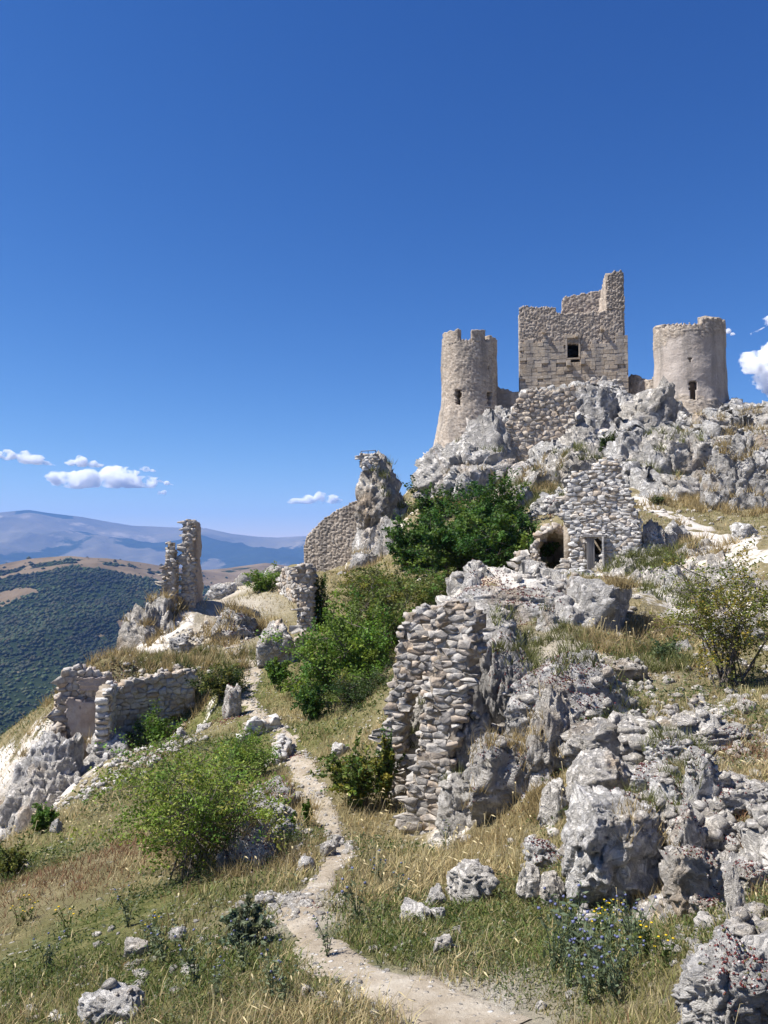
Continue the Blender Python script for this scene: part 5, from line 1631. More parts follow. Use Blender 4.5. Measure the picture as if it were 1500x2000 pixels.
rubble_wall('retaining_wall', 'upper rubble wall on the rocks right under the keep front', A, B, at(1160, 800, 77).z, rough_top(ztop([(1118, 752), (1135, 752), (1150, 747), (1160, 741), (1190, 742), (1222, 745)], A, B, 77), 13, 0.15), 1.2, 0.5, 0.36, 421, cat='castle wall', mat='wall_stone', group='walls of the castle', nmax=200)
# curved wall beside the pinnacle
A, B = pt(594, 63.0), pt(716, 61.0)
root = empty('bastion_wall', ((A[0] + B[0]) / 2, (A[1] + B[1]) / 2, at(650, 1115, 62).z), 'curved sloping wall of small pinkish stones built against the rock pinnacle', 'ruined wall')
flat_wall(root, 'wall', A, B, at(650, 1118, 62).z, rough_top(ztop([(590, 1100), (595, 1062), (601, 1046), (612, 1033), (630, 1016), (650, 1001), (668, 992), (690, 980), (716, 974)], A, B, 62), 14, 0.06), 0.9, 73, 'masonry_pink', cell=(0.34, 0.2), res=0.075, bump=0.12)
# small masonry cap with a rail on top of the pinnacle
A, B = pt(704, 60.2), pt(738, 60.0)
rubble_wall('lookout', 'small masonry cap with a thin dark rail on top of the rock pinnacle', A, B, at(720, 912, 60).z, ztop([(704, 888), (738, 886)], A, B, 60), 1.2, 0.28, 0.18, 422, cat='lookout', mat='wall_stone_pale')
lk = bpy.context.scene.objects['lookout']
def rail():
    o = Vector(lk.location)
    pts = [at(705, 881.5, 60.0), at(733, 879.5, 59.6), at(736, 884, 59.6)]
    posts = [(at(705, 881.5, 60.0), 0.35), (at(733, 879.5, 59.6), 0.45), (at(719, 880.5, 59.8), 0.4)]
    V, Fs, n = [], [], 0
    def bar(p, q, r):
        nonlocal n
        d = (q - p).normalized(); s = d.orthogonal().normalized() * r; u = d.cross(s)
        for e in (p, q):
            for k in (s, u, -s, -u): V.append(tuple(e + k - o))
        Fs.extend([(n + i, n + (i + 1) % 4, n + 4 + (i + 1) % 4, n + 4 + i) for i in range(4)]); n += 8
    for p, q in zip(pts, pts[1:]): bar(p, q, 0.035)
    for p, h in posts: bar(p, p - Vector((0, 0, h)), 0.03)
    mk('rail', V, [np.array(Fs)], MAT['dark_steel'], lk, smooth=False)
rail()

# ------------------------------------------------------------------ plants
def tubes(segs, sides=5):
    V, Q = [], []
    a = np.arange(sides) / sides * 2 * math.pi
    ca, sa = np.cos(a), np.sin(a)
    for p0, p1, r0, r1 in segs:
        p0, p1 = np.asarray(p0, float), np.asarray(p1, float)
        d = p1 - p0; d = d / (np.linalg.norm(d) + 1e-9)
        s = np.cross(d, [0.3, 0.2, 0.93]); s /= np.linalg.norm(s) + 1e-9
        u = np.cross(d, s)
        n = len(V) * sides
        ring = ca[:, None] * s[None] + sa[:, None] * u[None]
        V.append(p0 + ring * r0); V.append(p1 + ring * r1)
        i = np.arange(sides); j = (i + 1) % sides
        Q.append(np.stack([n + i, n + j, n + sides + j, n + sides + i], 1))
    return np.concatenate(V), np.concatenate(Q)
def leaf_cards(P, size, rng, up=0.35, asp=0.55):
    """one bent lozenge for each leaf"""
    n = len(P)
    d = rng.normal(size=(n, 3)); d[:, 2] = d[:, 2] * 0.6 + up * 0.6
    d /= np.linalg.norm(d, axis=1)[:, None]
    s = np.cross(d, rng.normal(size=(n, 3))); s /= np.linalg.norm(s, axis=1)[:, None]
    nn = np.cross(d, s)
    L = (size * rng.uniform(0.6, 1.3, n))[:, None]
    W = L * asp * 0.5
    base = P - d * L * 0.5
    V = np.stack([base, P + s * W + nn * L * 0.08, base + d * L, P - s * W + nn * L * 0.08], 1).reshape(-1, 3)
    Q = np.arange(n * 4).reshape(-1, 4)
    return V, Q
def tint(rng, n, base, var=0.25, warm=0.2):
    t = rng.uniform(1 - var, 1 + var, n)[:, None] * np.array(base)[None]
    w = rng.uniform(-warm, warm, n)
    t[:, 0] *= 1 + w; t[:, 2] *= 1 - w * 0.5
    return np.clip(t, 0.004, 0.9)
def shrub(name, label, pos, w, h, nleaf, leaf, color, seed, cat='shrub', group=None, stems=9, depth=None, twig_r=0.012, low=0.25, trunk='stems', clump=0.16, color2=None, parts=('trunk', 'crown'), bare=0.25, flat=1.0, foot_w=0.06):
    """stems rising from the foot, dividing; leaves gather in clumps round the twig ends"""
    rng = np.random.default_rng(seed)
    depth = depth or w
    nleaf = int(nleaf * 0.68) if nleaf > 4000 else nleaf
    leaf = leaf * 1.15
    root = empty(name, pos, label, cat, group)
    segs, tw = [], []
    for k in range(stems):
        a = rng.uniform(0, 2 * math.pi); rr = math.sqrt(rng.random()) * rng.uniform(0.75, 1.05)
        tipz = h * (low + (1 - low) * rng.uniform(0.25, 1.0) * (1 - 0.4 * rr ** 2))
        tip = np.array([math.cos(a) * rr * w * 0.46, math.sin(a) * rr * depth * 0.46, tipz])
        foot = np.array([rng.normal(0, w * foot_w), rng.normal(0, depth * foot_w), -0.1])
        mid = foot * 0.5 + tip * 0.5 + np.array([0, 0, h * 0.12]) + rng.normal(0, w * 0.04, 3)
        pts = [foot * (1 - t) ** 2 + 2 * mid * t * (1 - t) + tip * t * t for t in np.linspace(0, 1, 6)]
        r0 = twig_r * h * rng.uniform(0.8, 1.5)
        for i in range(5):
            segs.append((pts[i], pts[i + 1], r0 * (1 - i / 5.5), r0 * (1 - (i + 1) / 5.5)))
        tw.append((pts[3], tip + (tip - pts[3]) * 0.15))
        for q in range(9):
            t = rng.uniform(0.28, 0.97)
            b = foot * (1 - t) ** 2 + 2 * mid * t * (1 - t) + tip * t * t
            e = b + rng.normal(0, 1, 3) * np.array([w, depth, h * 0.8]) * 0.13 + np.array([0, 0, 0.06 * h])
            e[2] = max(e[2], h * 0.06)
            m2 = (b + e) / 2 + rng.normal(0, 0.02 * w, 3)
            segs.append((b, m2, r0 * 0.4, r0 * 0.28)); segs.append((m2, e, r0 * 0.28, r0 * 0.1))
            if rng.random() > bare: tw.append((m2, e + (e - m2) * 0.25))
            for _ in range(2):
                e2 = e + rng.normal(0, 1, 3) * np.array([w, depth, h]) * 0.07 + np.array([0, 0, 0.02 * h])
                segs.append((m2, e2, r0 * 0.2, r0 * 0.07))
                if rng.random() > bare: tw.append((m2 * 0.6 + e2 * 0.4, e2 + (e2 - m2) * 0.2))
    V, Q = tubes(segs, 3)
    mk(parts[0], V, [Q], MAT['bark'], root)
    E0 = np.array([t[0] for t in tw]); E1 = np.array([t[1] for t in tw])
    E = E0
    wt = (rng.random(len(E)) + 0.3) * np.linalg.norm(E1 - E0, axis=1)
    i = rng.choice(len(E), nleaf, p=wt / wt.sum())
    t = rng.random(nleaf)[:, None]
    sg = np.array([w, depth, h * flat]) * clump * 0.22 * rng.uniform(0.5, 1.4, len(E))[i][:, None]
    P = E0[i] * (1 - t) + E1[i] * t + rng.normal(size=(nleaf, 3)) * sg
    P[:, 2] = np.maximum(P[:, 2], 0.02 * h)
    V, Q = leaf_cards(P, leaf, rng)
    ct = tint(rng, len(E), color, 0.3, 0.2)
    if color2 is not None:
        mm = rng.random(len(E)) < 0.35
        ct[mm] = tint(rng, int(mm.sum()), color2, 0.25, 0.2)
    c = ct[i] * rng.uniform(0.75, 1.25, nleaf)[:, None]
    mk(parts[1], V, [Q], MAT['leaf'], root, smooth=False, col=np.repeat(c, 4, 0))
    return root
def shrub_px(label, cx, top, bot, w, D, nleaf, leaf, color, seed, **k):
    p = hit(cx, bot) if D is None else None
    if p is None:
        d = D or 40.0
        p = at(cx, bot, d)
        p.z = min(p.z, H1(p.x, p.y) + 0.05)
    m = mpp(p.y)
    hgt = at(cx, top, p.y).z - p.z
    nm = k.pop('name', 'shrub')
    return shrub(nm, label, p, w * m, hgt, nleaf, leaf, color, seed, **k)
GREEN = (0.10, 0.175, 0.030); DARK = (0.052, 0.112, 0.024); OLIVE = (0.155, 0.17, 0.045); BRIGHT = (0.155, 0.24, 0.038); YEL = (0.20, 0.20, 0.035)
G1 = 'dense green trees below the crag'
TP = dict(cat='tree', group=G1, stems=18, clump=0.115, bare=0.1, twig_r=0.014)
shrub_px('dark green bushy tree filling the hollow left of the cave', 985, 1005, 1145, 165, 42, 22000, 0.18, DARK, 501, name='tree', color2=GREEN, **TP)
shrub_px('tall dark tree in the middle of the clump under the cliff', 890, 1000, 1145, 190, 45, 26000, 0.18, DARK, 502, name='tree', color2=GREEN, **TP)
shrub_px('tree climbing highest up the cliff foot, bright at the top', 945, 935, 1090, 150, 52, 22000, 0.19, (0.04, 0.10, 0.018), 503, name='tree', color2=BRIGHT, **TP)
shrub_px('outer tree of the clump beside the rock pinnacle', 810, 1015, 1125, 120, 50, 17000, 0.18, DARK, 504, name='tree', color2=GREEN, **TP)
shrub_px('tree at the back of the clump, right under the cliff nose', 850, 955, 1080, 120, 58, 15000, 0.19, (0.045, 0.09, 0.02), 505, name='tree', color2=GREEN, **TP)
G2 = 'shrubs filling the dip in the middle'
SHP = dict(group=G2, stems=15, clump=0.12, bare=0.2)
shrub_px('big bright green shrub beside the thin upright wall end', 668, 1190, 1410, 225, 29, 26000, 0.11, BRIGHT, 511, color2=GREEN, **SHP)
shrub_px('olive shrub behind the top of the near ruined wall', 745, 1145, 1340, 200, 32, 19000, 0.12, OLIVE, 512, color2=GREEN, **SHP)
shrub_px('dark shrub full of bare twigs in front of the bright green one', 720, 1300, 1425, 170, 25.5, 17000, 0.07, (0.045, 0.075, 0.02), 513, color2=OLIVE, group=G2, stems=18, clump=0.13, bare=0.5)
shrub_px('low dark glossy shrub at the foot of the bright green one', 612, 1325, 1412, 80, 27, 9000, 0.08, DARK, 514, color2=GREEN, **SHP)
shrub_px('yellow green shrub between the pinnacle and the dark trees', 735, 1108, 1200, 170, 44, 15000, 0.11, (0.10, 0.125, 0.03), 515, color2=YEL, **SHP)
shrub_px('olive shrub under the dark trees above the terrace', 840, 1115, 1200, 150, 40, 13000, 0.11, OLIVE, 516, color2=GREEN, **SHP)
shrub_px('dark shrub wedged behind the thin upright wall end', 625, 1130, 1250, 60, 41, 8000, 0.10, DARK, 517, color2=GREEN, **SHP)
shrub_px('sparse low bush with yellow flowers beside the crumbling wall stub', 965, 1120, 1165, 110, 33, 5000, 0.07, OLIVE, 518, color2=YEL, **SHP)
G3 = 'single shrubs along the footpath'
shrub_px('large feathery green shrub left of the path with bare lower branches', 405, 1435, 1690, 350, None, 27000, 0.045, (0.19, 0.275, 0.045), 521, color2=(0.23, 0.27, 0.055), group=G3, stems=40, clump=0.10, bare=0.4, low=0.15, twig_r=0.006, foot_w=0.15)
shrub_px('second head of feathery green leaves behind the large shrub by the path', 475, 1425, 1560, 130, 20, 14000, 0.05, BRIGHT, 522, color2=GREEN, group=G3, stems=12, clump=0.14)
shrub_px('small green bush on the skyline between the wall stubs', 515, 1108, 1170, 66, 49, 7000, 0.10, BRIGHT, 523, color2=GREEN, group=G3, stems=9)
shrub_px('young tree with a thin stem under the thin upright wall end', 540, 1283, 1345, 50, None, 3200, 0.09, GREEN, 524, group=G3, stems=6)
shrub_px('dark bramble along the path above the dry rubble wall', 430, 1290, 1370, 110, None, 9000, 0.08, (0.05, 0.075, 0.022), 525, color2=OLIVE, group=G3, stems=14, bare=0.4)
shrub_px('ivy like bush growing at the foot of the dry rubble wall', 300, 1382, 1435, 100, 30.5, 6000, 0.09, GREEN, 526, group=G3, stems=10)
shrub_px('leafy tall herb with pale seed heads right of the path', 700, 1470, 1575, 130, None, 8000, 0.07, (0.10, 0.15, 0.03), 527, color2=YEL, group=G3, stems=22, clump=0.09)
shrub_px('leafy herb climbing the foot of the tall ruined wall', 752, 1440, 1580, 50, 15.4, 5000, 0.06, (0.08, 0.13, 0.03), 528, color2=YEL, group=G3, stems=12, clump=0.12)
shrub_px('small dark leafed bush beside the ledges', 565, 1592, 1632, 28, None, 900, 0.06, GREEN, 529, group=G3, stems=7)
shrub_px('thin leafy sapling standing in the path edge', 600, 1560, 1612, 20, None, 500, 0.05, GREEN, 530, group=G3, stems=4)
shrub_px('small bush at the edge of the drop below the plastered ruin', 82, 1570, 1625, 46, None, 2600, 0.07, GREEN, 531, group=G3, stems=8)
shrub_px('weedy green growth at the left margin', 22, 1650, 1720, 70, None, 4500, 0.05, OLIVE, 532, color2=OLIVE, group=G3, stems=16, clump=0.1)
shrub_px('low green plant on the boulder under the bench', 965, 1425, 1440, 30, 14.2, 500, 0.04, BRIGHT, 533, group=G3, stems=6)
shrub_px('grey green thistly plant beside the path bend', 485, 1768, 1850, 80, None, 2400, 0.05, (0.16, 0.19, 0.12), 534, group=G3, stems=14, clump=0.1)
shrub_px('small bush growing in the cleft of the crags', 1192, 842, 905, 44, 62, 4000, 0.15, (0.06, 0.085, 0.025), 535, group=G3, stems=8)
shrub_px('grey green bush in the dark gap beside the overhanging block', 1300, 1255, 1330, 90, 17, 5000, 0.06, (0.09, 0.13, 0.06), 536, group=G3, stems=12)
shrub_px('small round cushion plant in the white path', 1280, 968, 984, 32, None, 1200, 0.10, (0.11, 0.13, 0.05), 537, group=G3, stems=10)
shrub_px('thin thorn tree with sparse yellowing leaves on the right slope', 1425, 1085, 1345, 280, 14.6, 13000, 0.05, (0.165, 0.185, 0.04), 541, cat='tree', name='tree', color2=(0.27, 0.235, 0.045), stems=15, clump=0.11, bare=0.3, low=0.35, twig_r=0.010)
shrub_px('dead brown stalk standing in the turf below the thorn tree', 1393, 1360, 1430, 14, None, 60, 0.03, (0.2, 0.15, 0.07), 542, name='dry_plant', cat='plant', stems=2, twig_r=0.012)

# ------------------------------------------------------------------ grass
STRAWZ = [(200, 1590, 2.2), (330, 1690, 0.9), (710, 1600, 1.3), (745, 1650, 1.1), (600, 1440, 1.6), (560, 1370, 2.4), (650, 1130, 5), (990, 1640, 1.3), (930, 1700, 0.9), (250, 1300, 4), (560, 1180, 5), (1265, 1240, 1.6), (450, 1690, 0.7), (100, 1800, 0.8), (800, 1960, .6)]
RUSTZ = [(230, 1670, 2.0), (130, 1720, 1.8), (300, 1760, 0.8), (60, 1770, 1.0), (1430, 1600, .8), (1180, 1330, 1.0), (1450, 1480, 1.2)]
SZ = [(*hit(a, b)[:2], r) for a, b, r in STRAWZ]
RZ = [(*hit(a, b)[:2], r) for a, b, r in RUSTZ]
def grass():
    rng = np.random.default_rng(900)
    n = 50000
    az = rng.uniform(math.radians(-29.5), math.radians(29.5), n)
    D = 3.0 * np.exp(rng.random(n) ** 1.12 * math.log(26))
    x, y = np.tan(az) * D, D
    rm = rockmask(x, y); pd = path_dist(x, y)
    q = np.stack([x, y, x * 0], 1)
    nz = fbm(q * 0.55, 4, 91); nf = fbm(q * 2.0, 3, 92)
    dens = 0.72 + 1.1 * nz
    dens *= sstep(0.62, 0.25, rm + 0.22 * nf)
    dens *= sstep(0.9, 1.5, pd + nf * 0.5)
    dens *= 1 - 0.85 * zones(x, y, DZ)
    dens *= np.where((x > 3) & (D > 48), 0.35, 1.0)
    ok = rng.random(n) < dens
    x, y, D = x[ok], y[ok], D[ok]
    z = H(x, y)
    q = np.stack([x, y, x * 0], 1)
    st = zones(x, y, SZ); ru = zones(x, y, RZ); gr = zones(x, y, GZ)
    nz = fbm(q * 0.8, 4, 93); n2 = fbm(q * 3.0, 2, 94)
    kind = np.argmax(np.stack([0.22 + 1.2 * st + 0.8 * nz + rng.normal(0, .25, len(x)), 0.55 + 0.35 * gr - 0.4 * nz + rng.normal(0, .25, len(x)), 0.05 + 1.0 * gr + rng.normal(0, .3, len(x)), 0.05 + 1.4 * ru + 0.5 * n2 + rng.normal(0, .22, len(x))], 1), 1)
    pal = np.array([(0.46, 0.38, 0.195), (0.235, 0.22, 0.085), (0.13, 0.17, 0.042), (0.23, 0.13, 0.07)])
    hts = np.array([0.17, 0.10, 0.11, 0.13])
    nb = np.where(D < 14, 12, np.where(D < 30, 10, 8))
    idx = np.repeat(np.arange(len(x)), nb)
    m = len(idx)
    spread = np.clip(0.05 + D[idx] * 0.008, 0.05, 0.35)
    P = np.stack([x[idx] + rng.normal(0, 1, m) * spread, y[idx] + rng.normal(0, 1, m) * spread, np.zeros(m)], 1)
    P[:, 2] = H(P[:, 0], P[:, 1]) - 0.02
    pdd = path_dist(P[:, 0], P[:, 1])
    th = rng.uniform(0.55, 1.35, len(x)) * np.clip(0.8 + D / 60, 0.8, 1.5)
    h = hts[kind][idx] * th[idx] * rng.uniform(0.5, 1.25, m) * np.where(pdd < 1.0, 0.35, 1.0) * np.clip(0.45 + D[idx] / 12, 0.5, 1)
    wid = np.clip(0.0011 * D[idx], 0.004, 0.05) * rng.uniform(0.7, 1.5, m)
    a = rng.uniform(0, 2 * math.pi, m)
    lean = rng.uniform(0.15, 1.1, m) * h
    wind = np.array([0.12, -0.05])
    dx, dy = np.cos(a) * lean + wind[0] * h * 0.5, np.sin(a) * lean + wind[1] * h * 0.5
    b = rng.uniform(0, math.pi, m)
    sx, sy = np.cos(b) * wid, np.sin(b) * wid
    o0 = np.stack([sx, sy, sx * 0], 1)
    mid = P + np.stack([dx * 0.35, dy * 0.35, h * 0.6], 1)
    tip = P + np.stack([dx, dy, h], 1)
    V = np.stack([P - o0 * 0.5, P + o0 * 0.5, mid + o0 * 0.42, mid - o0 * 0.42, tip], 1).reshape(-1, 3)
    k = np.arange(m)[:, None] * 5
    Q = k + np.array([0, 1, 2, 3])[None]; T = k + np.array([3, 2, 4])[None]
    c = pal[kind][idx] * (rng.uniform(0.7, 1.3, len(x))[idx] * rng.uniform(0.75, 1.25, m))[:, None]
    c[:, 0] *= rng.uniform(0.9, 1.1, m)
    drt = rng.random(m) < 0.15
    c[drt] = np.array([0.46, 0.38, 0.21]) * rng.uniform(0.7, 1.15, (int(drt.sum()), 1))
    fam = np.where(np.isin(kind, (0, 3)), 0, 1)[idx]
    near = D[idx] < 10.5
    C5 = np.repeat(c, 5, 0)
    for f, nm, lab in ((0, 'dry_grass', 'dry straw coloured and rusty grass over the slopes'), (1, 'green_grass', 'short olive and green grass over the slopes')):
        s = np.nonzero((fam == f) & near)[0]
        s2 = np.nonzero((fam == f) & ~near)[0]
        vi = np.concatenate([(s[:, None] * 5 + np.arange(5)[None]).ravel(), (s2[:, None] * 5 + np.array([0, 1, 4])[None]).ravel()])
        kk = np.arange(len(s))[:, None] * 5
        ob = mk(nm, V[vi], [kk + np.array([0, 1, 2, 3])[None], np.concatenate([kk + np.array([3, 2, 4])[None], len(s) * 5 + np.arange(len(s2))[:, None] * 3 + np.arange(3)[None]])], MAT['grass_blade'], smooth=False, col=C5[vi])
        tag(ob, lab, 'grass', kind='stuff')
    # seed heads on tall stalks in the straw patches
    s = np.nonzero((kind == 0) & (D < 22))[0]
    s = rng.choice(s, min(len(s), 900), replace=False)
    m = len(s)
    P = np.stack([x[s], y[s], z[s]], 1)
    hh = rng.uniform(0.22, 0.5, m) * np.clip(D[s] / 10, 0.5, 1)
    a = rng.uniform(0, 2 * math.pi, m)
    top = P + np.stack([np.cos(a) * 0.12 + 0.08, np.sin(a) * 0.12, hh], 1)
    end = top + np.stack([np.cos(a) * 0.03 + 0.025, np.sin(a) * 0.03, -0.015 + 0 * hh], 1)
    w0 = np.clip(0.0003 * D[s], 0.0012, 0.006); w1 = np.clip(0.0010 * D[s], 0.005, 0.02)
    o0 = np.stack([w0, w0 * 0, w0 * 0], 1); o1 = np.stack([w1, w1 * 0, w1 * 0.4], 1)
    V = np.stack([P - o0, P + o0, top + o0, top - o0, (top + end) / 2 + o1, end + (end - top) * 0.6, (top + end) / 2 - o1], 1).reshape(-1, 3)
    k = np.arange(m)[:, None] * 7
    Q = np.concatenate([k + np.array([0, 1, 2, 3])[None], k + np.array([3, 4, 5, 6])[None]])
    c = np.array([0.56, 0.47, 0.27]) * rng.uniform(0.8, 1.2, (m, 1))
    ob = mk('seed_heads', V, [Q], MAT['grass_blade'], smooth=False, col=np.repeat(c, 7, 0))
    tag(ob, 'pale nodding seed heads standing above the dry grass', 'grass', kind='stuff')
grass()
def herbs():
    """low leafy herbs between the grasses"""
    rng = np.random.default_rng(901)
    n = 22000
    az = rng.uniform(math.radians(-29.5), math.radians(29.5), n)
    D = 3.0 * np.exp(rng.random(n) ** 1.25 * math.log(14))
    x, y = np.tan(az) * D, D
    q = np.stack([x, y, x * 0], 1)
    dens = sstep(-0.05, 0.35, fbm(q * 0.7, 4, 95) + 0.5 * zones(x, y, GZ)) * sstep(0.5, 0.2, rockmask(x, y)) * sstep(1.0, 1.6, path_dist(x, y))
    ok = rng.random(n) < dens
    x, y, D = x[ok], y[ok], D[ok]
    nb = 7
    idx = np.repeat(np.arange(len(x)), nb); m = len(idx)
    sp = np.clip(0.02 + 0.006 * D[idx], 0.03, 0.2)
    P = np.stack([x[idx] + rng.normal(0, 1, m) * sp, y[idx] + rng.normal(0, 1, m) * sp, np.zeros(m)], 1)
    P[:, 2] = H(P[:, 0], P[:, 1]) + rng.uniform(0.01, 0.13, m) * np.clip(D[idx] / 8, 0.6, 1.6)
    V, Q = leaf_cards(P, np.clip(0.0048 * D[idx], 0.022, 0.11), rng, 0.6, 0.4)
    pal = np.array([(0.085, 0.125, 0.03), (0.14, 0.155, 0.05), (0.17, 0.19, 0.11), (0.055, 0.09, 0.022)])
    c = pal[rng.integers(0, 4, len(x))][idx] * rng.uniform(0.7, 1.3, (m, 1))
    o = mk('meadow_herbs', V, [Q], MAT['leaf'], smooth=False, col=np.repeat(c, 4, 0))
    tag(o, 'low green and grey leafed herbs between the grasses', 'herbs', kind='stuff')
herbs()

# ------------------------------------------------------------------ things that settle on rock and turf alike: find the surface from above
bpy.context.view_layer.update()
DG = bpy.context.evaluated_depsgraph_get()
from mathutils.bvhtree import BVHTree
_B = []
for o in list(bpy.data.objects):
    if o.type == 'MESH' and o.parent is None and (o.name.split('.')[0] in ('boulder', 'crag', 'ground')):
        _B.append((o, BVHTree.FromObject(o, DG), o.matrix_world.translation.copy(), [o.matrix_world @ Vector(c) for c in o.bound_box]))
_BX = [(min(c.x for c in bb), max(c.x for c in bb), min(c.y for c in bb), max(c.y for c in bb)) for _, _, _, bb in _B]
def surface(x, y, zmax=60.0):
    best = None
    for (o, t, loc, bb), (a, b, c, d) in zip(_B, _BX):
        if a <= x <= b and c <= y <= d:
            r = t.ray_cast(Vector((x, y, zmax)) - loc, Vector((0, 0, -1)))
            if r[0] is not None:
                p = r[0] + loc
                if best is None or p.z > best[0].z: best = (p, r[1])
    return best
def sight(px, py):
    """first rock or ground point along the line of sight"""
    d = Vector(ray(px, py)).normalized()
    best = None
    for o, t, loc, bb in _B:
        r = t.ray_cast(-loc, d)
        if r[0] is not None:
            p = r[0] + loc
            if best is None or p.length < best.length: best = p
    return best
def stonecrop():
    """red stonecrop mats with a few white flower heads"""
    rng = np.random.default_rng(77)
    spots = [(960, 1140, .7, 200), (900, 1160, .6, 120), (1010, 1170, .8, 260), (1060, 1160, .7, 160), (1200, 1130, .6, 160), (1000, 1310, .5, 220), (1080, 1310, .6, 260), (1130, 1330, .6, 240), (960, 1290, .4, 140), (1180, 1300, .4, 120), (1030, 1340, .5, 140),
             (1150, 1390, .4, 120), (1390, 1640, .3, 260), (1380, 1700, .3, 280), (1250, 1500, .25, 140), (1240, 1550, .25, 160), (1300, 1470, .3, 120), (1400, 1560, .3, 200), (1450, 1460, .3, 160), (1470, 1740, .2, 160), (1440, 1860, .15, 180), (1460, 1930, .14, 160),
             (1065, 1660, .25, 180), (1280, 1560, .25, 120), (1340, 1500, .3, 120), (560, 1480, .5, 160), (545, 1560, .4, 100), (500, 1650, .4, 200), (450, 1360, .6, 140), (230, 1320, 1.0, 120), (300, 1310, 1.0, 100), (260, 1500, .9, 160), (300, 1480, .8, 120),
             (1040, 1090, .8, 100), (1080, 990, .8, 80), (1290, 1040, .9, 80), (1480, 870, 1.5, 100), (1420, 860, 1.6, 90), (600, 1770, .2, 40), (1350, 1620, .25, 200), (1420, 1400, .4, 120), (1370, 1770, .25, 180), (940, 1560, .4, 120), (1000, 1500, .3, 90), (455, 1210, 1.0, 120)]
    IV, IT = ico(1)
    IV0, IT0 = np.array([(1, 0, 0), (-1, 0, 0), (0, 1, 0), (0, -1, 0), (0, 0, 1), (0, 0, -.4)], float), np.array([(0, 2, 4), (2, 1, 4), (1, 3, 4), (3, 0, 4), (2, 0, 5), (1, 2, 5), (3, 1, 5), (0, 3, 5)])
    V, C, S = [], [], []
    for px, py, r, n in spots:
        c = sight(px, py)
        if c is None: continue
        for _ in range(int(n * 1.6)):
            rr = r * math.sqrt(rng.random()) * (0.4 + 0.9 * rng.random()); a = rng.uniform(0, 6.283)
            s = surface(c.x + rr * math.cos(a), c.y + rr * math.sin(a) * 1.2, c.z + 1.2 + r)
            if s is None or abs(s[0].z - c.z) > r * 1.6 + 0.2: continue
            k = c.y / 9.0
            sz = rng.uniform(0.006, 0.013) * max(0.6, k) ** 0.8
            V.append(np.array(s[0])[None] + IV0 * np.array([sz, sz, sz * 0.9]) * rng.uniform(0.7, 1.4, (6, 1)) + np.array([0, 0, sz * 0.3]))
            u = rng.random()
            C.append((0.62, 0.56, 0.54) if u < 0.12 else (0.16, 0.15, 0.06) if u < 0.25 else tuple(np.array([0.15, 0.042, 0.038]) * rng.uniform(0.6, 1.5)))
    n = len(V)
    T = (IT0[None] + (np.arange(n) * 6)[:, None, None]).reshape(-1, 3)
    o = mk('stonecrop', np.concatenate(V), [T], MAT['flower'], smooth=False, col=np.repeat(np.array(C), 6, 0))
    tag(o, 'mats of dark red stonecrop creeping over the rocks', 'stonecrop', kind='stuff')
stonecrop()
